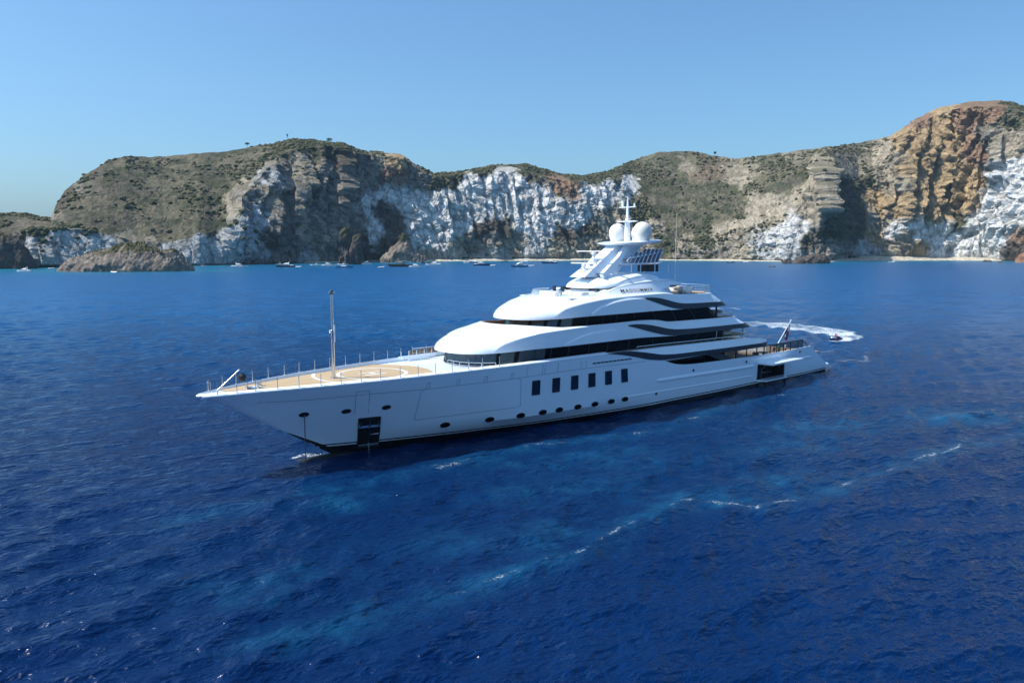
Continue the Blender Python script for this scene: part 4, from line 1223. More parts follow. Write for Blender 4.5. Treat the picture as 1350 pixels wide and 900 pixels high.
# inner faces of the bulwark aft
b = MB()
for sd in (1, -1):
    xs = np.linspace(6, 45, 40)
    b.strip([(x, sd * (hull_y(x, top_z(x)) - .16), top_z(x) - .005) for x in xs], [(x, sd * (hull_y(x, 3.5) - .2), 3.45) for x in xs])
    b.strip([(x, sd * hull_y(x, top_z(x)), top_z(x) + .004) for x in xs], [(x, sd * (hull_y(x, top_z(x)) - .17), top_z(x) + .004) for x in xs])
fix_normals(b.build("bulwark_capping", M['white'], YACHT, smooth=False))

# --- swim platform and stepped stern
b = MB(); b.slab([(-1.9, 5.2), (-1.9, -5.2), (-1.2, -5.9), (3.4, -6.2), (3.4, 6.2), (-1.2, 5.9)], .78, 1.06, bev=.08); b.build("swim_platform", M['white'], YACHT)
b = MB()
for i in range(5): b.box(2.2 + .62 * i, 6.6, -5.6, 5.6, 1.0 + .48 * i, 1.48 + .48 * i)
b.build("stern_steps", M['white'], YACHT, smooth=False)

# --- open side garage: lit by daylight only, with its folded-up shell door and fold-down sill
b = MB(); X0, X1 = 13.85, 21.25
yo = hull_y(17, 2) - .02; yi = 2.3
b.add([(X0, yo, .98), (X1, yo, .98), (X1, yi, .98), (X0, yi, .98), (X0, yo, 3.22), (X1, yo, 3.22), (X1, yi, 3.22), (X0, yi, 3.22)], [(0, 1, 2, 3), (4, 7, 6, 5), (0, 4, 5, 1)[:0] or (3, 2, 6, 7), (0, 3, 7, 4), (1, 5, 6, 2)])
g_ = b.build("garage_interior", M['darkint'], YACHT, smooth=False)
b = MB()
for x in (21.15, 20.1, 14.0): b.box(x - .12, x + .12, yo - .35, yo + .02, .99, 3.2)
b.box(13.9, 21.2, yo - .3, yo + .02, 3.0, 3.2); b.build("garage_frame", M['stripe'], YACHT, smooth=False)
b = MB()
for i, z in enumerate((1.5, 2.0, 2.5)): b.box(15.2, 19.8, 2.4, 2.7, z, z + .12)
b.build("garage_shelf", M['steel'], YACHT, smooth=False)
b = MB()
A = [(x, hull_y(x, 3.3) + .0, 3.46) for x in np.linspace(21.2, 13.8, 9)]; B = [(x, hull_y(x, 3.3) + 1.95, 3.40) for x in np.linspace(20.7, 11.9, 9)]
b.plate(A, B, [(0, 0, -.22)] * 9); fix_normals(b.build("shell_door", M['white'], YACHT, smooth=False))
for x in (20.0, 15.4):
    b = MB(); b.tube((x, yo - .1, 2.3), (x, yo + 1.2, 3.44), .05); b.build("door_ram", M['steel'], YACHT)
b = MB(); b.slab([(21.3, yo), (20.3, yo + 1.05), (14.9, yo + 1.05), (13.8, yo)], .80, .96); b.build("garage_sill", M['white'], YACHT, smooth=False)
b = MB(); b.tube((14.6, yo + .55, .80), (14.6, yo + .6, -.6), .22, .18, 10); b.tube((19.8, yo + .55, .8), (19.8, yo + .6, -.4), .16, .16, 10); b.build("sill_fender", M['black'], YACHT)

# --- tier 1: glass band of the upper deck, great curved brow above
G1a = dict(xn=68.5, a=12, wf=5.9, wa=6.05, xa=28.2, r=1.0, n=2.5, nr=6)
G1b = dict(xn=68.1, a=12, wf=5.9, wa=6.05, xa=28.2, r=1.0, n=2.5, nr=6)
loft_obj("upper_deck_glass", loft_rows([(G1a, 0, 7.21, 8.9), (G1b, 1, 7.21, lambda x: 8.9 if x < 62 else 8.9 - .3 * min(1, (x - 62) / 5))]), M['glass'])
def mullions(name, p, q, z0, z1, cols, m, wd=.09, par=YACHT):
    oa, ob = half_outline(p), half_outline(q); mb = MB()
    for i in cols:
        for sd in (1, -1):
            if i == 0 and sd < 0: continue
            a, c = oa[i], ob[i]
            mb.bar((a[0], sd * (a[1] + .015), z0), (c[0], sd * (c[1] + .015), z1), wd, wd)
    return mb.build(name, m, par, smooth=False)
mullions("window_mullion", G1a, G1b, 7.25, 8.93, (6, 11, 15, 19, 22, 25, 29, 34, 40, 47, 54, 61, 68), M['frame'])
# clear panes at the front catch the bright deck
fg = MB()
oa, ob = half_outline(G1a), half_outline(G1b)
for rng_ in (range(0, 12), range(12, 16), range(16, 22)):
    for sd in (1, -1):
        A = [(oa[i][0] + .02, sd * (oa[i][1] + .02), 7.42) for i in rng_] + []; B = [(ob[i][0] + .03, sd * (ob[i][1] + .02), 8.82) for i in rng_]
        if len(A) > 1: fg.strip(A, B)
fix_normals(fg.build("front_window", M['frontglass'], YACHT))

def zb1(x):
    if x > 61.6: return 8.80 - .27 * float(sstep(61.6, 69.7, np.array(x)))
    return 8.58 if x < 40 else (8.80 if x > 46 else 8.58 + .22 * (x - 40) / 6)
def zt1(x):
    if x > 58: return 10.72 + .38 * min(1.0, (x - 58) / 4.5)
    return float(np.interp(x, [20, 25, 33, 40.2, 41.2, 42.5, 44, 46.5, 50, 62], [9.95, 10.10, 10.18, 10.30, 10.38, 10.62, 10.74, 10.80, 10.76, 10.72]))
T1a = dict(xn=69.73, a=13.76, wf=6.4, wa=6.95, xa=20.6, r=4.5, n=2.5, nr=2.6)
T1b = dict(xn=63.4, a=11.0, wf=6.10, wa=6.35, xa=24.6, r=3.5, n=2.3, nr=2.6)
zc1 = lambda x: float(np.interp(x, [54, 57.1, 60.1, 62, 64.4, 66, 66.5, 66.85], [10.68, 10.57, 10.46, 10.34, 9.87, 9.33, 9.05, 8.6])) if x > 54 else zt1(x)
T1R = creased(T1a, T1b, zb1, zt1, zc1)
loft_obj("upper_brow", T1R, M['white'], cap_top=False, ang=24)
# coaming lip and the sunken walkway round the wheelhouse
T1c = dict(xn=63.1, a=11.0, wf=5.9, wa=6.10, xa=25.0, r=3.5, n=2.3, nr=2.6)
zf1 = lambda x: 10.02
L1 = loft_rows([(T1b, 1, zb1, zt1), (T1c, 1, zb1, lambda x: zt1(x) - .01)]) + loft_rows([(T1c, 0, zf1, zf1)])
loft_obj("walkway_coaming", L1, M['brown'], cap_bot=False, cap_top=False)
deck_sheet("bridge_deck", np.linspace(25.3, 62.95, 60), lambda x: 5.85 * (1 - min(1, max(0, x - 52.1) / 11.0) ** 2.3) ** (1 / 2.3), 10.05, M['teak'])
def rib_panel(name, rows, top, bot, x0, x1, proud, m=M['white'], thick=.3, cham=0.0):
    mb = MB()
    for sd in (1, -1):
        A, B = loft_panel(mb, rows, top, bot, x0, x1, proud, sd, thick=thick)
        if cham:
            # sloping top face that runs from the panel's edge back into the side
            C_ = []
            for k, a in enumerate(A):
                t = min(1, (len(A) - 1 - k) / 6 + .15) * min(1, k / 3 + .2)
                C_.append((a.x - .10 * t, a.y - sd * (proud + .06), a.z + cham * t))
            mb.strip(A, C_)
    return fix_normals(mb.build(name, m, YACHT, ang=30))
W1T = [(15, 9.13), (29.2, 9.15), (36, 9.2), (39.6, 9.32), (41.6, 9.58), (43, 9.9), (44.7, 10.22), (46.4, 10.42), (47.6, 10.43), (48.7, 10.40), (52, 10.4)]
W1B = [(15, 8.56), (29.2, 8.56), (38.5, 8.57), (40.4, 8.62), (42.0, 8.82), (44.5, 9.38), (47, 10.0), (48.7, 10.38), (52, 10.4)]
rib_panel("accent_stripe", T1R, tabf(W1T), tabf(W1B), 48.9, 20.7, .06, M['stripe'], .2)
# arched moulding above the stripe, forward
R1T = [(50, 10.55), (54, 10.30), (57, 9.9), (60, 9.35), (61.5, 8.85)]
rib_panel("brow_moulding", T1R, tabf([(49.5, 10.02), (51.5, 10.0), (53.4, 9.9), (55, 9.80), (56.6, 9.5), (58.1, 9.13), (59.1, 8.82)]), lambda x: 8.82, 59.0, 50.0, .16, M['white'], .3, cham=.22)

# --- tier 2: wheelhouse glass and the brow that carries the flybridge
G2a = dict(xn=60.3, a=8.5, wf=5.3, wa=5.55, xa=29.3, r=.8, n=2.3, nr=6)
G2b = dict(xn=59.8, a=8.5, wf=5.3, wa=5.55, xa=31.8, r=.8, n=2.3, nr=6)
loft_obj("wheelhouse_glass", loft_rows([(G2a, 0, 10.06, 11.8), (G2b, 1, 10.06, lambda x: 11.8 - .26 * min(1, max(0, (x - 53.5) / 6)))]), M['glass'])
mullions("window_mullion", G2a, G2b, 10.1, 11.8, (5, 10, 14, 18, 22, 26, 31, 38, 46, 54, 62), M['frame'])
fg = MB(); oa, ob = half_outline(G2a), half_outline(G2b)
for rng_ in (range(0, 6), range(6, 11), range(11, 15), range(15, 19)):
    for sd in (1, -1):
        fg.strip([(oa[i][0] - .10, sd * (oa[i][1] + .02), 10.55) for i in rng_], [(ob[i][0] + .04, sd * (ob[i][1] + .02), 11.68) for i in rng_])
fix_normals(fg.build("front_window", M['frontglass'], YACHT))
zb2 = lambda x: 11.66 if x < 40 else 11.72 - .26 * float(sstep(53.3, 61.7, np.array(x)))
def zt2(x):
    return float(np.interp(x, [25, 28, 34, 37.2, 38.5, 40.2, 42, 46, 52, 60], [13.2, 13.34, 13.40, 13.44, 13.55, 13.80, 13.88, 13.84, 13.74, 13.7]))
T2a = dict(xn=61.71, a=9.91, wf=5.92, wa=6.2, xa=25.4, r=4.6, n=2.21, nr=2.5)
T2b = dict(xn=57.4, a=9.0, wf=5.25, wa=5.45, xa=28.6, r=3.5, n=2.2, nr=2.5)
zc2 = lambda x: float(np.interp(x, [41.7, 46, 50.1, 52.6, 54.9, 56.2, 57.4, 58.1, 58.45], [13.72, 13.66, 13.51, 13.33, 13.04, 12.76, 12.41, 11.94, 11.4])) if x > 41.7 else zt2(x) - .12
T2R = creased(T2a, T2b, zb2, zt2, zc2)
loft_obj("bridge_brow", T2R, M['white'], ang=24)
W2T = [(15, 12.2), (28, 12.21), (34.8, 12.27), (37, 12.33), (38.6, 12.5), (40.5, 12.9), (42, 13.2), (43.2, 13.33), (44.3, 13.36), (45.2, 13.35), (48, 13.35)]
W2B = [(15, 11.66), (35.6, 11.64), (37.8, 11.68), (39.2, 11.82), (41, 12.2), (43, 12.75), (44.6, 13.2), (45.2, 13.33), (48, 13.35)]
rib_panel("accent_stripe", T2R, tabf(W2T), tabf(W2B), 45.4, 25.5, .06, M['stripe'], .2)
RB2 = [(43.0, 13.29), (44.9, 13.29), (46.7, 13.29), (48.5, 13.21), (50.2, 13.06), (51.5, 12.80), (52.7, 12.5), (53.5, 12.14), (54.15, 11.76)]
rib_panel("brow_moulding", T2R, tabf(RB2), lambda x: 11.74, 54.1, 44.6, .20, M['white'], .4, cham=.30)
# pillar and furniture of the open deck between tiers
for sd in (1, -1):
    b = MB(); b.tube((29.85, sd * 5.7, 10.05), (29.85, sd * 5.7, 11.70), .13, .13, 12); b.build("deck_pillar", M['stripe'], YACHT)
    b = MB(); b.tube((30.3, sd * 6.15, 7.45), (30.3, sd * 6.15, 8.62), .05, .05, 8); b.build("deck_pillar", M['steel'], YACHT)
    b = MB(); b.tube((22.6, sd * 5.2, 7.1), (22.6, sd * 5.2, 8.60), .14, .14, 12); b.build("deck_pillar", M['steel'], YACHT)
    b = MB(); b.bar((31.9, sd * 5.62, 11.68), (29.35, sd * 5.62, 10.1), .1, .22); b.build("raked_frame", M['frame'], YACHT, smooth=False)
for x, y, l, w_, z, m in ((27.2, 3.4, 1.6, 2.2, 10.06, 'cushion'), (26.8, -1.5, 1.4, 3.6, 10.06, 'cushion'), (25.0, 3.6, 1.8, 1.6, 7.46, 'cushion'), (24.6, -1, 1.2, 4.0, 7.46, 'cushion'), (30.6, -1.5, 1.6, 3.0, 13.46, 'cushion'), (33.6, 3.4, 1.6, 1.2, 13.42, 'cushion')):
    b = MB(); b.box(x - l / 2, x + l / 2, y - w_ / 2, y + w_ / 2, z, z + .42, bev=.1); b.box(x - l / 2, x - l / 2 + .3, y - w_ / 2, y + w_ / 2, z + .42, z + .78, bev=.08); b.build("deck_sofa", M[m], YACHT)
deck_sheet("sun_deck", np.linspace(29.2, 38.4, 16), lambda x: 5.0 if x > 32 else 5.0 * math.sqrt(max(.05, 1 - ((32 - x) / 3.2) ** 2)), 13.462, M['teak'])

# --- rails
def rail(name, pts, h, m=M['steel'], n_mid=1, post_every=1, r=.03):
    mb = MB(); top = [(p[0], p[1], p[2] + h) for p in pts]
    mb.path(top, r * 1.25)
    for k in range(n_mid): mb.path([(p[0], p[1], p[2] + h * (k + 1) / (n_mid + 1)) for p in pts], r * .6)
    for p in pts[::post_every]: mb.tube(p, (p[0], p[1], p[2] + h), r, r, 6)
    return mb.build(name, m, YACHT)
def ring_pts(p, idx, z, inset=.1): 
    o = half_outline(p); return [(o[i][0], o[i][1] - inset, z(o[i][0]) if callable(z) else z) for i in idx]
idx = list(range(58, 71, 2)) + list(range(71, NF + NS + 1 + NRr, 3))
pr_ = ring_pts(T2b, idx, zt2, .08); pr_ = [p for p in pr_ if p[0] < 36.6]
rail("sun_deck_rail", pr_ + [(x, -y, z) for x, y, z in pr_[::-1]], .95, n_mid=2)
rail("upper_deck_rail", [(x, y_up(x, 7) - .3, ztu(x)) for x in np.linspace(47.2, 25.2, 15)], .42 if False else .40, n_mid=0)
rail("upper_deck_rail", [(25.2, 6.55, 7.1), (23.6, 6.3, 7.05), (22.0, 5.6, 7.0), (21.0, 4.2, 6.95), (20.8, 1.5, 6.95), (20.8, -1.5, 6.95), (21.0, -4.2, 6.95)], .75, n_mid=1)
pr_ = [p for p in ring_pts(T1b, range(60, NF + NS + 1 + NRr, 3), zt1, .12) if p[0] < 29]
rail("bridge_deck_rail", pr_, .55, n_mid=1)
rail("boarding_rail", [(69.6, -6.0, 7.3), (68.6, -6.05, 7.3), (67.6, -6.1, 7.3), (66.6, -6.15, 7.3)], 1.0, M['steel'], 1)
rail("front_deck_rail", [(69.6, y, 7.22) for y in (0.4, 1.4, 2.4)] + [(69.2, 3.4, 7.22), (68.4, 4.4, 7.22), (67.2, 5.2, 7.22)], .55, M['steel'], 1)
# white gangway stowed on the far side of the foredeck
b = MB()
for y in (-5.35, -4.75): b.bar((71.8, y, 7.55), (67.4, y, 7.6), .08, .3)
for i in range(8): b.bar((71.6 - .58 * i, -5.35, 7.6), (71.6 - .58 * i, -4.75, 7.6), .06, .06, side=(1, 0, 0))
for i in range(5): b.tube((71.5 - 1.0 * i, -5.35, 7.65), (71.5 - 1.0 * i, -5.35, 8.2), .03)
b.box(68.2, 70.8, -5.2, -4.9, 7.22, 7.5); b.build("stowed_gangway", M['white'], YACHT, smooth=False)
b = MB(); b.plate([(69.9, -6.35, 8.05), (63.5, -6.75, 8.15)], [(69.9, -6.2, 7.22), (63.5, -6.55, 7.22)], [(0, .12, 0)] * 2); fix_normals(b.build("side_screen", M['brown'], YACHT, smooth=False))
b = MB(); b.tube((65.6, -6.15, 7.75), (65.6, -6.05, 7.75), .3, .3, 14); b.build("lifebuoy", M['red'], YACHT)
b = MB(); b.box(64.6, 66.6, 6.0, 6.35, 7.22, 7.5, bev=.05); b.build("deck_locker", M['white'], YACHT)

# --- tier 3: flybridge, the top house with its name, hardtop
T3a = dict(xn=50.6, a=8.0, wf=5.1, wa=4.6, xa=36.8, r=1.6, n=2.6, nr=3)
T3b = dict(xn=44.0, a=8.0, wf=4.25, wa=3.5, xa=37.6, r=1.6, n=2.4, nr=3)
zt3 = lambda x: float(np.interp(x, [36, 38, 40, 44, 50], [15.15, 15.3, 15.36, 15.30, 15.15]))
zc3 = lambda x: float(np.interp(x, [38.9, 41, 44, 46.9, 47.9, 48.7, 49.0, 49.4], [15.22, 15.25, 15.06, 14.66, 14.42, 14.05, 13.88, 13.5]))
T3R = creased(T3a, T3b, 13.6, zt3, zc3, .9)
loft_obj("top_house", T3R, M['white'], ang=24)
H0 = dict(xn=50.4, a=6.5, wf=4.0, wa=3.6, xa=37.4, r=1.4, n=2.5, nr=3)
H1 = dict(xn=46.4, a=6.0, wf=2.6, wa=2.4, xa=40.2, r=1.8, n=2.4, nr=3)
zt4 = lambda x: float(np.interp(x, [37, 39, 42, 47, 52], [15.95, 16.1, 16.18, 16.12, 16.0]))
zb4 = lambda x: 14.48 + (0.55 if x < 45 else max(0, (49 - x) / 4 * .55))
zc4 = lambda x: float(np.interp(x, [37.5, 38.5, 39.7, 42.3, 44.65, 46, 46.8, 47.5, 47.8], [15.2, 15.6, 15.95, 15.84, 15.59, 15.27, 14.99, 14.65, 14.4]))
H4R = creased(H0, H1, zb4, zt4, zc4, .9)
loft_obj("hardtop", H4R, M['white'], ang=24)
for sd in (1, -1):
    b = MB(); b.plate([(40.4, sd * 3.9, 15.42), (38.2, sd * 4.1, 15.32), (35.5, sd * 4.35, 14.78)], [(40.4, sd * 4.45, 14.2), (38.0, sd * 4.6, 14.3), (36.2, sd * 4.5, 14.52)], [(0, -sd * .3, 0)] * 3)
    fix_normals(b.build("tail_fin", M['white'], YACHT))
    b = MB()
    for k in range(7):
        t = k / 6; b.bar((38.2 - 1.9 * t, sd * 4.55, 14.55 - 1.0 * t), (36.6 - 1.5 * t, sd * 4.65, 14.5 - 1.0 * t), .5, .07)
    b.build("side_louvre", M['stripe'], YACHT, smooth=False)
# cockpit: side coamings, beige bulkhead, helm, chairs, curved windscreen
for sd in (1, -1):
    b = MB(); A, B, O = [], [], []
    for i in range(15):
        t = i / 14; x = 55.6 - 6.2 * t; y = 3.5 + .6 * t
        A.append((x, sd * y, 13.76 + .62 * t ** 3)); B.append((x, sd * (y + .75), 13.62)); O.append((0, -sd * (.3 + .3 * t), -.02))
    b.plate(A, B, O); fix_normals(b.build("cockpit_coaming", M['white'], YACHT))
b = MB(); b.plate([(48.2, 3.3, 14.55), (49.4, 1.6, 14.55), (49.5, -1.6, 14.55), (48.2, -3.3, 14.55)], [(48.9, 3.3, 13.66), (50.2, 1.6, 13.66), (50.3, -1.6, 13.66), (48.9, -3.3, 13.66)], [(-.2, 0, 0)] * 4); fix_normals(b.build("cockpit_bulkhead", M['beige'], YACHT, smooth=False))
b = MB(); b.box(49.2, 49.75, -2.7, -1.5, 14.2, 14.46); b.box(49.2, 49.75, 1.5, 2.7, 14.2, 14.46); b.build("slit_window", M['glass'], YACHT, smooth=False)
b = MB(); b.box(51.2, 52.4, 1.2, 3.0, 13.74, 14.15, bev=.1); b.box(51.0, 52.0, -3.2, -1.6, 13.74, 14.1, bev=.1); b.build("cockpit_seat", M['cushion'], YACHT)
b = MB(); b.box(54.3, 55.0, -1.5, 1.3, 13.74, 14.3, bev=.15); b.build("helm_console", M['offwhite'], YACHT)
for y in (-1.0, 0.4):
    b = MB(); b.tube((53.2, y, 13.74), (53.2, y, 14.1), .1); b.box(52.95, 53.45, y - .27, y + .27, 14.1, 14.25, bev=.05); b.box(52.85, 53.0, y - .27, y + .27, 14.2, 14.8, bev=.05); b.build("helm_chair", M['black'], YACHT)
o_ = half_outline(dict(xn=55.9, a=4.5, wf=4.0, wa=4.0, xa=46, r=.5, n=2.6))
ww = [p for p in o_[:NF + 3]]
b = MB()
for sd in (1, -1): b.strip([(x, sd * y, 13.72) for x, y in ww], [(x - .25, sd * (y - .1), 14.36) for x, y in ww])
b.build("flybridge_windscreen", M['clear'], YACHT)
b = MB()
for sd in (1, -1):
    b.path([(x - .25, sd * (y - .1), 14.37) for x, y in ww], .025); 
    for k in (0, 9, 15, 20, 24): b.tube((ww[k][0], sd * ww[k][1], 13.7), (ww[k][0] - .25, sd * (ww[k][1] - .1), 14.37), .02)
b.build("windscreen_rail", M['steel'], YACHT)
for k, y in enumerate((-1.6, -.5, .6, 1.7)):
    b = MB(); b.ball((59.6, y, 12.93), .07, 8); b.build("deck_light", M['frame'], YACHT)

# name on the house side
def lettering(name, text, x0, x1, z0, h, rows, m, side=1, proud=.10):
    cu = bpy.data.curves.new("lettering", 'FONT'); cu.body = text; cu.size = 1; cu.extrude = 0.0; cu.space_character = 1.25; cu.offset = 0.006; cu.resolution_u = 3
    to = bpy.data.objects.new("lettering", cu); COL.objects.link(to)
    me = bpy.data.meshes.new_from_object(to); bpy.data.objects.remove(to)
    co = np.zeros(len(me.vertices) * 3); me.vertices.foreach_get("co", co); co = co.reshape(-1, 3)
    lo, hi = co.min(0), co.max(0)
    cols = range(8, NF + NS)
    out = []
    for tx, ty, _ in co:
        x = x0 + (x1 - x0) * (tx - lo[0]) / (hi[0] - lo[0]); z = z0 + h * (ty - lo[1]) / (hi[1] - lo[1])
        pts = sorted((surf(rows, i, z)[0], surf(rows, i, z)[1]) for i in cols)
        y = float(np.interp(x, [p[0] for p in pts], [p[1] for p in pts]))
        out.append((x, side * (y + proud), z))
    me.vertices.foreach_set("co", np.array(out).ravel()); me.update()
    return obj(name, me, m, YACHT)
lettering("name_lettering", "MADSUMMER", 47.3, 42.0, 14.02, .36, T3R, M['frame'])

# --- mast: raked pylon and struts, radar brackets, dome platform, louvred wing, pole mast
b = MB()
def sect(x0, x1, y, z): return [(x0, y, z), (x1, y * .8, z), (x1, -y * .8, z), (x0, -y, z)]
rows_ = [(50.2, 45.2, 1.5, 15.75), (48.2, 43.6, 1.25, 16.9), (46.2, 42.0, 1.05, 18.1), (44.4, 40.3, 1.0, 19.2), (43.8, 39.4, 1.15, 19.7)]
V = [p for r in rows_ for p in sect(r[1], r[0], r[2], r[3])]
b.add(V, [(k * 4 + i, k * 4 + (i + 1) % 4, (k + 1) * 4 + (i + 1) % 4, (k + 1) * 4 + i) for k in range(4) for i in range(4)] + [(0, 3, 2, 1), (16, 17, 18, 19)])
MAST = fix_normals(b.build("mast_pylon", M['white'], YACHT, ang=25))
for sd in (1, -1):
    b = MB(); b.bar((48.0, sd * 2.0, 15.75), (44.9, sd * 1.75, 17.75), .55, .85, k1=.9); b.bar((45.0, sd * 1.75, 17.6), (42.9, sd * 1.3, 19.4), .5, .75, k1=.8)
    b.build("mast_strut", M['white'], YACHT, smooth=False)
def wing(name, xs, w_, z0, z1, tilt, m=M['white'], n=3.0):
    """lens shaped slab: xs = (nose, after end)"""
    p = dict(xn=xs[0], a=(xs[0] - xs[1]) * .45, wf=w_, wa=w_, xa=xs[1], r=(xs[0] - xs[1]) * .45, n=n, nr=n)
    q = lerp_p(p, p, 0); q.update(xn=xs[0] - .5, xa=xs[1] + .4, wf=w_ - .4, wa=w_ - .4)
    zf = lambda z: (lambda x: z + tilt * (xs[0] - x))
    return loft_obj(name, loft_rows([(q, 0, zf(z0), zf(z1)), (p, .55, zf(z0), zf(z1)), (p, .8, zf(z0), zf(z1)), (q, 1, zf(z0), zf(z1))]), m, ang=30)
wing("dome_platform", (45.0, 36.4), 3.2, 19.42, 19.82, .055, n=2.4)
pl_ = MB(); pl_.lathe([(1.0, 0), (1.05, .5), (1.35, 1.1), (2.0, 1.65)], (41.0, 0, 17.95), 20); pl_.build("platform_neck", M['white'], YACHT)
wing("louvred_wing", (45.0, 35.6), 2.5, 17.0, 17.32, .02)
wing("upper_wing", (43.6, 37.4), 2.2, 17.75, 17.98, .10)
for sd in (1, -1):
    for k in range(7):
        x = 43.0 - k * .78
        b = MB(); b.bar((x, sd * 2.35, 17.35), (x - 1.25, sd * 2.1, 19.0 if k > 1 else 18.6), .35, .12, side=(0, 1, 0)); b.build("louvre_fin", M['fin'], YACHT, smooth=False)
        b = MB(); b.bar((x - .22, sd * 2.40, 17.35), (x - 1.47, sd * 2.15, 19.0 if k > 1 else 18.6), .2, .07, side=(0, 1, 0)); b.build("louvre_fin", M['white'], YACHT, smooth=False)
    b = MB(); b.bar((43.4, sd * 2.3, 17.95), (37.6, sd * 2.1, 18.6), .2, .14); b.build("fin_beam", M['white'], YACHT, smooth=False)
b = MB(); b.box(36.0, 38.0, -.9, .9, 16.15, 17.05); b.build("exhaust_box", M['black'], YACHT, smooth=False)
b = MB()
for x in (40.8, 38.0, 35.2):
    for y in (-1.9, 1.9): b.tube((x, y, 16.0), (x, y, 17.1), .07)
b.build("wing_post", M['white'], YACHT)
def dome(x, y, z, r):
    b = MB(); b.lathe([(r * .72, -r * 1.15), (r * .80, -r * .95), (r * .99, -r * .35), (r, 0), (r * .97, r * .28), (r * .87, r * .52), (r * .70, r * .74), (r * .48, r * .9), (r * .24, r * .985), (.01, r)], (x, y, z), 28)
    o = b.build("satellite_dome", M['offwhite'], YACHT, ang=60)
    b = MB(); b.lathe([(r * .6, 0), (r * .6, .25), (r * .5, .3)], (x, y, z - r * 1.15 - .25), 18); b.build("dome_foot", M['white'], o)
dome(40.7, -2.0, 21.1, 1.12); dome(40.7, 2.0, 21.25, 1.12); dome(37.9, -.9, 21.05, .95)
pm = MB(); pm.lathe([(.42, 0), (.36, 1.6), (.28, 2.9), (.2, 3.0), (.15, 4.5), (.05, 5.7)], (41.2, 0, 19.85), 12)
pole = pm.build("pole_mast", M['white'], YACHT)
b = MB(); b.bar((41.2, -1.5, 22.45), (41.2, 1.5, 22.45), .35, .12, side=(1, 0, 0)); b.bar((41.9, 0, 22.4), (40.6, 0, 22.4), .3, .12); b.build("crosstree", M['white'], pole, smooth=False)
b = MB(); b.bar((41.2, -1.3, 24.2), (41.2, 1.3, 24.2), .25, .1, side=(1, 0, 0)); b.tube((41.2, -.8, 24.2), (41.2, -.8, 25.0), .16); b.tube((41.2, 1.1, 24.2), (41.2, 1.1, 24.65), .12); b.tube((41.2, -1.2, 24.1), (41.2, -1.2, 24.2), .12); b.build("crosstree", M['white'], pole)
for x, z, l in ((47.3, 18.0, 2.6), (49.0, 16.6, 1.9)):
    b = MB(); b.bar((x - 1.3, 0, z - .85), (x + .9, 0, z - .7), 1.2, .22, k1=.5); b.lathe([(.42, -.65), (.42, -.1), (.22, 0), (.16, .35), (.3, .4), (.3, .62), (.12, .7)], (x, 0, z), 14)
    o = b.build("radar", M['white'], YACHT)
    b = MB(); b.bar((x + .15, -l, z + .78), (x - .15, l, z + .78), .3, .14); b.build("radar_scanner", M['offwhite'], o, smooth=False)
b = MB(); b.tube((50.4, 1.5, 15.7), (50.4, 1.5, 18.0), .03); b.build("whip_antenna", M['offwhite'], YACHT)
b = MB(); b.tube((36.6, 4.0, 15.25), (36.6, 4.0, 16.2), .1, .05, 8); b.tube((36.6, 4.0, 16.2), (36.6, 4.05, 23.5), .045, .015, 6); b.build("whip_antenna", M['offwhite'], YACHT)
b = MB(); b.box(46.6, 48.2, .6, 1.9, 16.1, 16.16); b.build("roof_hatch", M['seam'], YACHT, smooth=False)

# --- ensign staff with its flag (the flag is a thing of its own)
b = MB(); b.tube((4.2, 0, 4.0), (.4, 0, 7.5), .075, .05, 10); b.ball((.38, 0, 7.55), .12, 10); b.build("ensign_staff", M['offwhite'], YACHT)
def flag():
    nr, nc = 12, 14; V = []; F = []; mi = []
    p0 = Vector((.75, 0, 7.15)); d = Vector((3.8, 0, -3.5)).normalized()
    for r in range(nr + 1):
        for c in range(nc + 1):
            t, s = r / nr, c / nc
            p = p0 + d * (2.1 * t) + Vector((0, 0, 0))
            V.append((p.x - .25 * s - .05 * math.sin(7 * s), p.y + .28 * math.sin(5.5 * s + 2.2 * t) * s, p.z - 2.0 * s * (.9 - .15 * t) + .05 * math.sin(9 * s + t)))
    for r in range(nr):
        for c in range(nc):
            F.append((r * (nc + 1) + c, r * (nc + 1) + c + 1, (r + 1) * (nc + 1) + c + 1, (r + 1) * (nc + 1) + c))
            t, s = (r + .5) / nr, (c + .5) / nc
            canton = t < .5 and s < .5
            cr = canton and (abs(t - .25) < .05 or abs(s - .25) < .05)
            dg = canton and abs(abs(t - .25) - abs(s - .25)) < .05
            # white disc in the fly, red edge at the bottom
            mi.append(2 if cr and abs(t - .25) < .03 else 1 if dg or cr or math.hypot(t - .68, s - .62) < .2 else 2 if s > .9 else 0)
    mb = MB(); mb.v = V; mb.f = F; mb.mi = mi
    o = mb.build("flag", [M['blue'], M['cushion'], M['red']])
    o.location = YACHT.location; o.rotation_euler = YACHT.rotation_euler
    tag(o, "dark blue ensign with red and white patches drooping from the staff at the yacht stern", "flag")
flag()

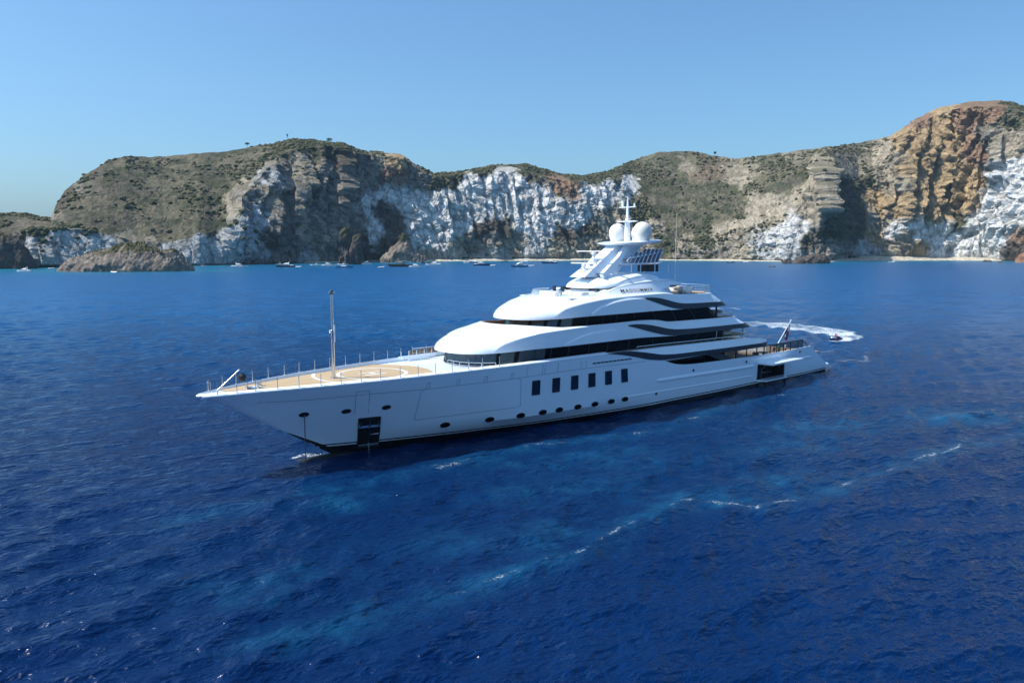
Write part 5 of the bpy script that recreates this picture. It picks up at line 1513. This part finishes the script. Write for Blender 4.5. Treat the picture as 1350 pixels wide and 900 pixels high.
# ------------------------------------------------------------------ people
def person_mesh(pose):
    """one skinned body; joints in metres, feet at z = 0, facing +x"""
    J = pose
    E_ = [('pel', 'ches'), ('ches', 'neck'), ('neck', 'head'), ('head', 'crown'), ('ches', 'shL'), ('shL', 'elL'), ('elL', 'haL'), ('ches', 'shR'), ('shR', 'elR'), ('elR', 'haR'),
          ('pel', 'hiL'), ('hiL', 'knL'), ('knL', 'anL'), ('anL', 'toL'), ('pel', 'hiR'), ('hiR', 'knR'), ('knR', 'anR'), ('anR', 'toR')]
    rad = dict(pel=.14, ches=.15, neck=.055, head=.095, crown=.075, sh=.07, el=.045, ha=.038, hi=.095, kn=.062, an=.045, to=.04)
    names = list(J); V = [J[n] for n in names]
    me = bpy.data.meshes.new("person"); me.from_pydata(V, [(names.index(a), names.index(c)) for a, c in E_], [])
    o = bpy.data.objects.new("person", me); COL.objects.link(o)
    md = o.modifiers.new("skin", 'SKIN'); md.use_smooth_shade = True
    for i, n in enumerate(names):
        r = rad.get(n) or rad[n[:2]]
        sv = me.skin_vertices[0].data[i]; sv.radius = (r, r); sv.use_root = (n == 'pel')
    o.modifiers.new("sub", 'SUBSURF').levels = 1
    dg = bpy.context.evaluated_depsgraph_get()
    m2 = bpy.data.meshes.new_from_object(o.evaluated_get(dg)); bpy.data.objects.remove(o)
    return m2
STAND = dict(pel=(0, 0, .93), ches=(.02, 0, 1.32), neck=(.02, 0, 1.48), head=(.04, 0, 1.60), crown=(.03, 0, 1.70), shL=(0, .19, 1.40), elL=(-.03, .26, 1.12), haL=(.12, .24, .90), shR=(0, -.19, 1.40), elR=(.02, -.27, 1.13), haR=(.2, -.2, 1.0), hiL=(0, .1, .86), knL=(.04, .11, .48), anL=(-.02, .11, .07), toL=(.16, .12, .03), hiR=(0, -.1, .86), knR=(.02, -.11, .48), anR=(-.04, -.11, .07), toR=(.14, -.13, .03))
RIDE = dict(pel=(-.15, 0, .62), ches=(.08, 0, .98), neck=(.17, 0, 1.13), head=(.24, 0, 1.24), crown=(.25, 0, 1.34), shL=(.1, .19, 1.05), elL=(.32, .28, .85), haL=(.58, .26, .86), shR=(.1, -.19, 1.05), elR=(.32, -.28, .85), haR=(.58, -.26, .86), hiL=(-.1, .12, .58), knL=(.28, .27, .52), anL=(.08, .3, .14), toL=(.26, .31, .1), hiR=(-.1, -.12, .58), knR=(.28, -.27, .52), anR=(.08, -.3, .14), toR=(.26, -.31, .1))
def person(label, pose, loc, rz, shirt, shorts, group=None, vest=False):
    me = person_mesh(pose)
    for k in ('skin', shirt, shorts): me.materials.append(M[k])
    ch, pl = Vector(pose['ches']), Vector(pose['pel']); kn = pose['knL'][2]
    for f in me.polygons:
        c = f.center
        t = (c - pl).dot((ch - pl).normalized()) / (ch - pl).length
        armout = abs(c.y) > .24 and t > -.2
        if t > 1.38: f.material_index = 0
        elif t > .12 and not armout: f.material_index = 1
        elif c.z > kn + .05 and not armout and t > -1.4: f.material_index = 2
        else: f.material_index = 0
    o = obj("person", me, None)
    o.location = loc; o.rotation_euler = (0, 0, rz)
    tag(o, label, "person", group)
    h = Vector(pose['crown']); b = MB(); b.lathe([(.105, -.09), (.118, -.03), (.11, .03), (.075, .075), (.01, .09)], (h.x - .02, h.y, h.z + .0), 12); b.build("hair", M['hair'], o)
    return o
YM = Matrix.Translation(YACHT.location) @ Matrix.Rotation(3.865, 4, 'Z')
def yloc(x, y, z): return YM @ Vector((x, y, z))
person("person in a green shirt standing by the windbreak on the after deck of the yacht", STAND, yloc(12.9, 5.2, 3.46), 3.865 + 1.2, 'green', 'blue')
person("person in a white shirt standing nearest the yacht stern behind the windbreak", STAND, yloc(10.9, 5.1, 3.46), 3.865 + 2.4, 'cushion', 'blue')
person("person in a red top standing forward of the green shirt on the yacht after deck", STAND, yloc(14.9, 5.6, 3.46), 3.865 - 1.9, 'red', 'cushion')

# ------------------------------------------------------------------ personal watercraft with its rider
def watercraft():
    o = empty("personal_watercraft", (66.9, 160.6, 0.02), R(208))
    tag(o, "small dark blue and white personal watercraft carving a foaming turn astern of the yacht", "jet ski")
    st = [(-1.6, .5, .15, .5), (-1.0, .58, .1, .52), (0, .6, .06, .55), (.8, .52, .1, .62), (1.4, .3, .28, .66), (1.7, .05, .5, .64)]
    b = MB(); V = []; n = 7
    for x, w_, zb, zt in st:
        V += [(x, y * w_, z) for y, z in ((0, zb), (.7, zb + .08), (1, zb + .28), (.85, zt), (.0, zt + .06), (-.85, zt), (-1, zb + .28), (-.7, zb + .08))]
    n = 8
    b.add(V, [(k * n + i, k * n + (i + 1) % n, (k + 1) * n + (i + 1) % n, (k + 1) * n + i) for k in range(len(st) - 1) for i in range(n)] + [tuple(range(n))[::-1]])
    fix_normals(b.build("hull", M['blue'], o))
    b = MB(); b.slab([(-1.2, -.22), (.3, -.2), (.3, .2), (-1.2, .22)], .58, .82, bev=.1); b.build("seat", M['black'], o)
    b = MB(); b.slab([(.25, -.3), (1.3, -.18), (1.3, .18), (.25, .3)], .6, .92, bev=.15); b.build("cowl", M['white'], o)
    b = MB(); b.tube((.45, 0, .85), (.38, 0, 1.02), .06); b.tube((.38, -.36, 1.04), (.38, .36, 1.04), .03); b.build("handlebar", M['black'], o)
    p = person("person in a red vest riding the small watercraft astern of the yacht", RIDE, (66.9, 160.6, 0.20), R(208), 'red', 'blue')
    p.location = Matrix.Translation((66.9, 160.6, 0.22)) @ Matrix.Rotation(R(208), 4, 'Z') @ Vector((-.2, 0, 0))
watercraft()

# ------------------------------------------------------------------ islet, sea stacks and rocks
def rock_mat(name, c0, c1, veg=None):
    m = mat(name, c0, 0.95, spec=0.15)
    t = m.node_tree; N = t.nodes; L = t.links; b = N["Principled BSDF"]
    tc = N.new("ShaderNodeTexCoord"); n1 = N.new("ShaderNodeTexNoise"); n1.inputs["Scale"].default_value = .22; n1.inputs["Detail"].default_value = 8; n1.inputs["Roughness"].default_value = .72
    L.new(tc.outputs["Object"], n1.inputs["Vector"])
    cr = N.new("ShaderNodeValToRGB"); e = cr.color_ramp.elements
    e[0].position = .34; e[0].color = (*[x * .55 for x in c0], 1); e[1].position = .68; e[1].color = (*c1, 1)
    x = e.new(.5); x.color = (*c0, 1)
    L.new(n1.outputs["Fac"], cr.inputs[0]); out = cr.outputs[0]
    if veg:
        a = N.new("ShaderNodeAttribute"); a.attribute_name = "veg"
        mx = N.new("ShaderNodeMix"); mx.data_type = 'RGBA'; L.new(a.outputs["Fac"], mx.inputs[0]); L.new(out, mx.inputs[6]); mx.inputs[7].default_value = (*veg, 1); out = mx.outputs[2]
    L.new(out, b.inputs["Base Color"])
    bp = N.new("ShaderNodeBump"); bp.inputs["Strength"].default_value = .9; bp.inputs["Distance"].default_value = 1.5
    L.new(n1.outputs["Fac"], bp.inputs["Height"]); L.new(bp.outputs[0], b.inputs["Normal"])
    return m
M['rock'] = rock_mat("grey_brown_rock", (.20, .165, .135), (.34, .29, .24), (.085, .080, .040))
M['darkrock'] = rock_mat("dark_wet_rock", (.085, .07, .06), (.17, .14, .12), (.075, .07, .035))
M['rustrock'] = rock_mat("rust_red_rock", (.24, .13, .085), (.36, .22, .15), (.085, .08, .04))
def rock(name, label, cat, loc, sx, sy, prof, m, seed, res=(110, 60), rough=1.0, vegz=1e9, spread=0.5):
    """craggy mound; prof: (position -1..1 along x, height) of its skyline"""
    nu, nv = res
    u = np.linspace(-1, 1, nu); v = np.linspace(-1, 1, nv)
    Uu, Vv = np.meshgrid(u, v, indexing='ij')
    top = np.interp(Uu, [p[0] for p in prof], [p[1] for p in prof])
    P = np.stack([Uu * sx + loc[0], Vv * sy + loc[1], 0 * Uu], -1)
    H = max(p[1] for p in prof)
    lim = np.sqrt(np.clip(1 - np.abs(Uu) ** 3, 0, 1))
    k = 1 - np.clip(np.abs(Vv) / np.maximum(lim, .03), 0, 1) ** (1 / spread * 1.3)
    base = top * np.clip(k, 0, 1) ** .55
    nz = ridged(np.stack([P[..., 0] / (H * .9), P[..., 1] / (H * .9), 0 * Uu + seed], -1), 5, seed, .62)
    f2 = fbm(np.stack([P[..., 0] / (H * .25), P[..., 1] / (H * .25), 0 * Uu + seed], -1), 4, seed + 9)
    Zz = base * (1 + rough * (.16 * nz + .10 * f2)) - (1 - np.clip(k, 0, 1) ** .5) * 2.5 - .4
    dx = fbm(np.stack([P[..., 0] / (H * .5), Zz / (H * .4), 0 * Uu + seed], -1), 4, seed + 3) * H * .16 * rough
    q1, q2 = worley(np.stack([P[..., 0] / (H * .22), P[..., 1] / (H * .22), Zz / (H * .3)], -1), seed)
    q3, q4 = worley(np.stack([P[..., 0] / (H * .09), P[..., 1] / (H * .09), Zz / (H * .12)], -1), seed + 1)
    Zz = Zz + np.clip(k, 0, 1) ** .3 * rough * H * (.16 * (np.clip(q2 - q1, 0, .6) - .2) + .07 * (.45 - q3)); dx = dx + H * .10 * (.45 - q1)
    P[..., 2] = Zz; P[..., 1] += dx; P[..., 0] += .6 * dx
    P[..., :2] -= np.array(loc[:2])
    me = fast_mesh(name, P.reshape(-1, 3), nu, nv)
    me.polygons.foreach_set("use_smooth", np.zeros(len(me.polygons), bool))
    vg = sstep(vegz, vegz + H * .18, Zz + H * .25 * f2) * sstep(-.3, .1, f2 + .2)
    set_attr(me, "veg", vg)
    o = obj(name, me, m); o.location = (loc[0], loc[1], 0); tag(o, label, cat)
    fix_normals(o)
    return o
rock("rocky_islet", "long low grey rock islet with scrub on its back, off the left hillside", "islet", (-314, 640), 56, 24, [(-1, .3), (-.86, 6), (-.62, 12.5), (-.35, 16), (-.1, 20), (.1, 21.5), (.32, 20), (.45, 16.5), (.52, 13), (.6, 15), (.72, 16.5), (.8, 13), (.92, 5), (1, .2)], M['rock'], 4, (240, 110), 1.0, 13.5)
rock("sea_stack", "dark pillar of rock, left one of the pair by the small beach", "sea stack", (-190, 900), 8.5, 8, [(-1, 3), (-.8, 25), (-.4, 36), (0, 39), (.5, 36), (.8, 26), (1, 3)], M['darkrock'], 21, (50, 44), 1.1, 30)
rock("sea_stack", "dark pillar of rock, right one of the pair by the small beach", "sea stack", (-173, 885), 8, 8, [(-1, 3), (-.8, 22), (-.4, 30), (0, 34), (.5, 33), (.8, 20), (1, 2)], M['darkrock'], 22, (50, 44), 1.1, 27)
rock("shore_rock", "broad dark rock outcrop at the water's edge below the pinnacle cliff", "rock", (352, 930), 24, 9, [(-1, .5), (-.8, 4), (-.5, 7), (-.1, 9.5), (.3, 10.5), (.6, 12), (.9, 9), (1, 1)], M['darkrock'], 23, (90, 44))
rock("shore_rock", "small dark round rock just left of the broad outcrop below the pinnacle", "rock", (325, 930), 6, 4, [(-1, .3), (-.5, 5.5), (.1, 6.5), (.6, 4), (1, .3)], M['darkrock'], 24, (40, 30))
rock("shore_rock", "low black reef breaking the surface in open water before the right beach", "rock", (253.9, 766), 4.6, 2.2, [(-1, .2), (-.6, 1.4), (-.2, .9), (.3, 1.9), (.7, .8), (1, .2)], M['darkrock'], 25, (40, 26))
rock("shore_rock", "rust red craggy outcrop ending the beach at the right edge", "rock", (655, 985), 24, 12, [(-1, 1), (-.85, 8), (-.5, 12), (-.2, 20), (.2, 30), (.7, 34), (1, 20)], M['rustrock'], 26, (90, 50))
rock("shore_rock", "dark flat rock lying in front of the sandy beach, right of its middle", "rock", (628, 1040), 7, 4, [(-1, .3), (-.4, 3), (.2, 2.2), (.7, 2.8), (1, .2)], M['darkrock'], 27, (40, 26))
rock("shore_rock", "small wet rock in the shallows beside the rust red outcrop", "rock", (612, 985), 4, 3, [(-1, .2), (-.3, 2.4), (.3, 1.6), (1, .2)], M['darkrock'], 28, (36, 24))
rock("shore_rock", "brown rock mound with scrub standing behind the anchored sloop and gulet", "rock", (-142, 1018), 30, 16, [(-1, 2), (-.62, 13), (-.35, 20), (-.12, 33), (.02, 36), (.2, 30), (.42, 18), (.7, 9), (1, 2)], M['rock'], 29, (70, 44), 1.0, 26)
rock("shore_rock", "dark headland rock rising at the far left edge of the shore", "rock", (-452, 712), 22, 12, [(-1, 18), (-.5, 30), (0, 31), (.4, 26), (.8, 12), (1, 1)], M['darkrock'], 30, (80, 44), 1.0, 24)

# ------------------------------------------------------------------ trees and a pole on the skyline
M['bark'] = mat("grey_bark", (.09, .07, .055), .9, var=.2)
M['leaf'] = leaf_mat("tree_leaves", (.018, .032, .012), (.07, .085, .03))
def tree(name, label, x, y, z, h, cr, flat, seed):
    o = empty(name, (x, y, z)); tag(o, label, "tree")
    rg = random.Random(seed); b = MB()
    b.tube((0, 0, -1.5), (.1, 0, h * .55), .22, .15, 8)
    for k in range(6):
        a = k * 1.05 + rg.random(); b.tube((.1, 0, h * .45), (cr * .6 * math.cos(a), cr * .6 * math.sin(a), h * (.72 + .1 * rg.random())), .1, .04, 5)
    b.build("trunk", M['bark'], o)
    r_ = np.random.default_rng(seed); n = 110
    d = r_.normal(size=(n, 3)); d /= np.linalg.norm(d, axis=1, keepdims=True); rr = cr * r_.random(n)[:, None] ** .4
    C = d * rr * np.array([1, 1, flat]) + np.array([0.1, 0, h * .8])
    me = blobs("crown", C, .25 + .35 * r_.random(n), .8, seed, r_.random(n))
    obj("crown", me, M['leaf'], o)
def ridge_z(x, y0):
    """ground height of the hill's skyline in a given direction"""
    t = x / y0
    best = None
    col = int(np.argmin(np.abs((US - 675) / 1031.5 - t)))
    r = np.argmax(P2[:, col, 2]); return P2[r, col]
for nm, lb, u, h, cr, fl, sd in (("umbrella_pine", "lone flat topped pine on the left ridge, left of the pole", 326, 7.5, 3.2, .4, 1), ("broad_tree", "round bushy tree at the highest point of the left ridge", 434, 6.5, 4.2, .6, 2), ("ridge_tree", "small dark tree on the ridge above the right slopes", 943, 6.5, 2.3, .9, 3)):
    p = ridge_z(math.tan(math.atan((u - 675) / 1031.5)) , 1.0)
    tree(nm, lb, p[0], p[1], p[2] - .4, h, cr, fl, sd)
p = ridge_z((379 - 675) / 1031.5, 1.0)
b = MB(); b.tube((0, 0, -2), (0, 0, 8.5), .22, .16, 8); b.box(-.9, .9, -.5, .5, 6.6, 9.4); b.box(-1.4, 1.4, -.2, .2, 5.6, 5.8)
o = b.build("signal_post", M['frame']); o.location = p; tag(o, "thin dark signal post with a box on top on the left ridge", "post")

# ------------------------------------------------------------------ boats at anchor under the cliffs
M['bhull'] = mat("boat_white_gelcoat", (.82, .82, .81), .3, var=.03)
M['bnavy'] = mat("boat_navy_gelcoat", (.02, .04, .11), .3, var=.05)
M['bblue'] = mat("boat_blue_grey_gelcoat", (.12, .22, .36), .3, var=.05)
M['bdark'] = mat("boat_dark_gelcoat", (.03, .032, .04), .4, var=.1)
M['brib'] = mat("grey_inflatable_tube", (.28, .29, .31), .7, var=.05)
def boat_hull(L, B, D, m, parent, rake=.12, name="hull"):
    """sheered hull, bow towards +x"""
    mb = MB(); V = []; ns = 15; prof = ((0, -.35), (.55, -.25), (.86, .05), (.96, .5), (1, .92), (1.02, 1.0), (.92, 1.0))
    for i in range(ns):
        t = i / (ns - 1)
        w_ = B / 2 * (1 - max(0, (t - .45) / .55) ** 2.2) * (.86 + .14 * min(1, t * 4)); w_ = max(w_, .02)
        sh = D * (.82 + .38 * t ** 2)
        for yy, zz in prof: V.append(((t - .5) * L + rake * L * t ** 3 * max(0, zz) * .5, yy * w_, zz * sh if zz > 0 else zz * D))
    n = len(prof); F = []
    def sidef(sgn, off): return [tuple((off + i * n + k, off + (i + 1) * n + k, off + (i + 1) * n + k + 1, off + i * n + k + 1)) for i in range(ns - 1) for k in range(n - 1)]
    mb.add(V, sidef(1, 0)); mb.add([(x, -y, z) for x, y, z in V], sidef(-1, 0))
    # transom and deck
    dk = [(V[i * n + n - 1][0], V[i * n + n - 1][1], V[i * n + n - 1][2] - .06 * D) for i in range(ns)]
    mb.strip(dk, [(x, -y, z) for x, y, z in dk])
    tr = V[:n]; mb.strip(tr, [(x, -y, z) for x, y, z in tr])
    return fix_normals(mb.build(name, m, parent))
def cabin(name, x0, x1, w0, w1, z0, z1, m, parent, rk=(.9, .3)):
    mb = MB(); V = []
    for z, ins, f in ((z0, 0, 0), (z0 + (z1 - z0) * .8, .12, .8), (z1, .28, 1)):
        V += [(x0 + rk[1] * f, w0 - ins, z), (x1 - rk[0] * f, w1 - ins, z), (x1 - rk[0] * f, -(w1 - ins), z), (x0 + rk[1] * f, -(w0 - ins), z)]
    mb.add(V, [(k * 4 + i, k * 4 + (i + 1) % 4, (k + 1) * 4 + (i + 1) % 4, (k + 1) * 4 + i) for k in range(2) for i in range(4)] + [(8, 9, 10, 11)])
    return fix_normals(mb.build(name, m, parent, smooth=False))
def boat(kind, L, m='bhull'):
    o = empty(kind, (0, 0, 0))
    B = L * (.30 if L > 8 else .38); D = L * .10 if L > 8 else L * .12
    if kind == 'cabin_cruiser':
        boat_hull(L, B, D, M[m], o)
        c = cabin("cabin", -L * .22, L * .22, B * .36, B * .26, D * .9, D * 1.95, M['bhull'], o, (L * .12, L * .03))
        cabin("cabin_window", -L * .19, L * .205, B * .375, B * .272, D * 1.25, D * 1.65, M['glass'], o, (L * .075, L * .02))
        cabin("flybridge", -L * .2, L * .06, B * .28, B * .24, D * 1.97, D * 2.35, M['bhull'], o, (L * .05, L * .0))
        b = MB(); b.bar((-L * .14, B * .22, D * 2.3), (-L * .2, B * .22, D * 3.0), .12, .3); b.bar((-L * .14, -B * .22, D * 2.3), (-L * .2, -B * .22, D * 3.0), .12, .3); b.bar((-L * .2, -B * .24, D * 3.0), (-L * .2, B * .24, D * 3.0), .4, .12, side=(1, 0, 0)); b.build("radar_arch", M['bhull'], o, smooth=False)
        b = MB(); b.box(-L * .45, -L * .26, -B * .3, B * .3, D * .85, D * 1.2, bev=.1); b.build("stern_cushion", M['cushion'], o)
    elif kind == 'open_motorboat':
        boat_hull(L, B, D, M[m], o)
        b = MB(); b.box(-L * .1, L * .06, -B * .2, B * .2, D * .8, D * 1.5, bev=.08); b.build("console", M['bhull'], o)
        b = MB(); b.strip([(L * .05, -B * .25, D * 1.4), (L * .09, 0, D * 1.4), (L * .05, B * .25, D * 1.4)], [(0, -B * .25, D * 2.0), (L * .03, 0, D * 2.0), (0, B * .25, D * 2.0)]); b.build("windscreen", M['glass'], o, smooth=False)
        b = MB(); b.box(-L * .2, L * .05, -B * .3, B * .3, D * 2.55, D * 2.65)
        for x in (-L * .18, L * .03):
            for y in (-B * .28, B * .28): b.tube((x, y, D * .9), (x, y, D * 2.6), .04)
        b.build("sun_awning", M['cushion'], o, smooth=False)
        b = MB(); b.box(-L * .54, -L * .48, -B * .12, B * .12, D * .1, D * 1.5, bev=.06); b.build("outboard_motor", M['bdark'], o)
    elif kind == 'dinghy':
        b = MB(); tb = L * .085
        P = [(-L * .5, B * .36, D * .7), (L * .1, B * .38, D * .75), (L * .35, B * .25, D * .9), (L * .5, 0, D * 1.15), (L * .35, -B * .25, D * .9), (L * .1, -B * .38, D * .75), (-L * .5, -B * .36, D * .7)]
        b.path(P, tb, 10); b.build("tube", M[m], o)
        b = MB(); b.add([(p[0], p[1], D * .35) for p in P], [tuple(range(7))]); b.build("floor", M['brib'], o, smooth=False)
        b = MB(); b.box(-L * .1, 0, -B * .3, B * .3, D * .8, D * .95); b.build("thwart", M['bhull'], o, smooth=False)
        b = MB(); b.box(-L * .58, -L * .48, -B * .1, B * .1, D * .2, D * 2.0, bev=.04); b.build("outboard_motor", M['bdark'], o)
    elif kind in ('sailboat', 'gulet'):
        boat_hull(L, B * .85, D * 1.05, M[m], o, .2)
        cabin("coachroof", -L * .2, L * .16, B * .24, B * .16, D * .95, D * 1.45, M['bhull'] if kind == 'sailboat' else M['wood'], o, (L * .06, .2))
        for x, hh in (((.06, 1.25),) if kind == 'sailboat' else ((.16, 1.0), (-.2, .8))):
            b = MB(); b.tube((x * L, 0, D), (x * L, 0, hh * L), .11, .07, 8); b.tube((x * L - .1, 0, D * 2.0), (x * L - L * .3, 0, D * 1.9), .1, .1, 8)
            for k in (.55, .8): b.tube((x * L, -B * .2, hh * L * k), (x * L, B * .2, hh * L * k), .035)
            for p in ((L * .55, 0, D * 1.2), (-L * .5, 0, D), (x * L, B * .4, D), (x * L, -B * .4, D)): b.tube(p, (x * L, 0, hh * L * .98), .015, .015, 4)
            b.build("mast", M['steel'] if kind == 'sailboat' else M['wood'], o)
            b = MB(); b.tube((x * L - .2, 0, D * 2.2), (x * L - L * .29, 0, D * 2.05), .17, .14, 8); b.build("furled_sail", M['cushion'], o)
        if kind == 'gulet':
            b = MB(); b.bar((-L * .36, 0, D * 2.5), (-L * .04, 0, D * 2.5), B * .6, .1); b.build("deck_awning", M['cushion'], o, smooth=False)
            b = MB(); b.tube((L * .5, 0, D * 1.2), (L * .68, 0, D * 1.55), .12, .07, 8); b.build("bowsprit", M['wood'], o)
    return o
def copy_tree(o, parent=None):
    c = o.copy(); COL.objects.link(c); c.parent = parent
    for ch in [q for q in bpy.data.objects if q.parent == o and q is not c]: copy_tree(ch, c)
    return c
GRP = "boats at anchor under the cliffs"
BOATS = [('cabin_cruiser', 10.5, 'bhull', -384, 618, 172, "white cabin cruiser anchored alone left of the islet, near the left edge"),
 ('dinghy', 4.5, 'bhull', -411, 700, 30, "tiny white dinghy in the gap between the islet and the white left cliff"),
 ('dinghy', 4.2, 'bhull', -302, 596, 170, "tiny white dinghy right in front of the grey islet"),
 ('open_motorboat', 6.5, 'bhull', -311, 791, 20, "small white motorboat tucked under the cliff just right of the islet"),
 ('cabin_cruiser', 14.0, 'bhull', -261, 752, 8, "white flybridge cruiser alone under the shaded cliff, right of the islet"),
 ('open_motorboat', 9.0, 'bhull', -256, 870, 10, "white open motorboat close inshore behind the dark hulled cruiser"),
 ('cabin_cruiser', 15.0, 'bdark', -221, 767, 185, "low dark hulled cruiser with white cabin, first of the group before the left beach"),
 ('dinghy', 4.8, 'bhull', -206, 758, 5, "white tender right of the low dark hulled cruiser"),
 ('open_motorboat', 10.5, 'bhull', -207, 830, 178, "white open boat before the small beach, left of the rock pillars"),
 ('cabin_cruiser', 13.0, 'bhull', -186, 797, 10, "white cruiser with its bow right before the small beach, left of the rock pillars"),
 ('open_motorboat', 10.0, 'bhull', -184, 856, 175, "white open boat close in front of the dark rock pillars"),
 ('sailboat', 13.0, 'bblue', -158, 739, 12, "blue grey sloop with bare mast, nearest boat before the rock pillars"),
 ('cabin_cruiser', 13.0, 'bhull', -164, 880, 182, "white cruiser just right of the dark rock pillars"),
 ('dinghy', 5.5, 'bhull', -123, 739, 40, "white tender alone left of the dark two masted gulet"),
 ('gulet', 19.0, 'wood', -111, 782, 184, "dark two masted wooden gulet, largest sailing boat of the bay"),
 ('cabin_cruiser', 13.0, 'bhull', -90, 739, 6, "white cruiser immediately right of the dark gulet"),
 ('open_motorboat', 10.5, 'bnavy', -101, 926, 170, "navy open boat close inshore behind the gulet"),
 ('cabin_cruiser', 13.5, 'bhull', -84, 841, 178, "white cruiser second right of the gulet, farther out than the navy open boat"),
 ('open_motorboat', 9.0, 'bhull', -82, 995, 8, "small white boat lying right at the long pale beach, behind the two white cruisers"),
 ('open_motorboat', 10.0, 'bhull', -54, 971, 165, "white open boat near the beach, left of the blue hulled pair"),
 ('cabin_cruiser', 12.0, 'bblue', -45, 948, 175, "blue grey cruiser close behind the navy hulled one, mid bay"),
 ('cabin_cruiser', 15.0, 'bnavy', -32, 830, 4, "navy hulled cruiser in the middle of the bay before the blue grey one"),
 ('dinghy', 5.0, 'bhull', -20, 814, 0, "white tender trailing right of the navy hulled cruiser in mid bay"),
 ('open_motorboat', 9.0, 'bdark', -9, 1047, 10, "dark motorboat right at the beach, mid bay"),
 ('cabin_cruiser', 16.0, 'bblue', 7, 767, 215, "large blue grey flybridge cruiser, nearest boat on the left of the yacht mast"),
 ('sailboat', 13.0, 'bhull', 17.5, 1005, 178, "white sloop near the beach behind the large blue grey cruiser"),
 ('dinghy', 4.8, 'bhull', 19.5, 804, 0, "white tender just right of the large blue grey cruiser"),
 ('cabin_cruiser', 15.5, 'bnavy', 45, 935, 178, "navy hulled cruiser with white top, last boat left of the yacht mast"),
 ('open_motorboat', 8.0, 'bdark', 273, 981, 5, "dark motorboat alone off the shore right of the yacht, left of the pale dinghy"),
 ('dinghy', 6.0, 'bhull', 302, 1015, 175, "pale dinghy at the narrow beach left of the pinnacle cliff"),
 ('sailboat', 8.5, 'bhull', 482, 995, 172, "small white sailboat off the wide sandy beach on the right"),
 ('dinghy', 5.0, 'brib', 561, 1036, 10, "grey inflatable near the right end of the wide sandy beach")]
protos = {}
for kind, L_, m, x, y, hd, lb in BOATS:
    key = (kind, round(L_), m)
    if key not in protos:
        o = protos[key] = boat(kind, L_, m)
    else: o = copy_tree(protos[key])
    o.location = (x, y, 0.0); o.rotation_euler = (0, 0, R(hd)); o.scale = (1.15, 1.15, 1.15)
    tag(o, lb, {'cabin_cruiser': "motor cruiser", 'open_motorboat': "motorboat", 'dinghy': "dinghy", 'sailboat': "sailboat", 'gulet': "sailing ship"}[kind], GRP)
# tender resting in the open side garage
o = boat('dinghy', 4.6, 'bdark'); o.location = yloc(17.4, 4.4, 1.0); o.rotation_euler = (0, 0, 3.865)
tag(o, "dark inflatable tender resting inside the open side garage of the yacht", "dinghy")

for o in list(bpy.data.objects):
    if o.type == 'MESH' and o.name.split('.')[0] in ('brow_moulding', 'window_mullion', 'slit_window', 'cockpit_seat', 'painted_caustic', 'saloon_frame', 'accent_stripe', 'front_window', 'garage_shelf', 'sill_fender', 'upper_bulwark', 'bulwark_capping', 'wing_post', 'windbreak_frame'):
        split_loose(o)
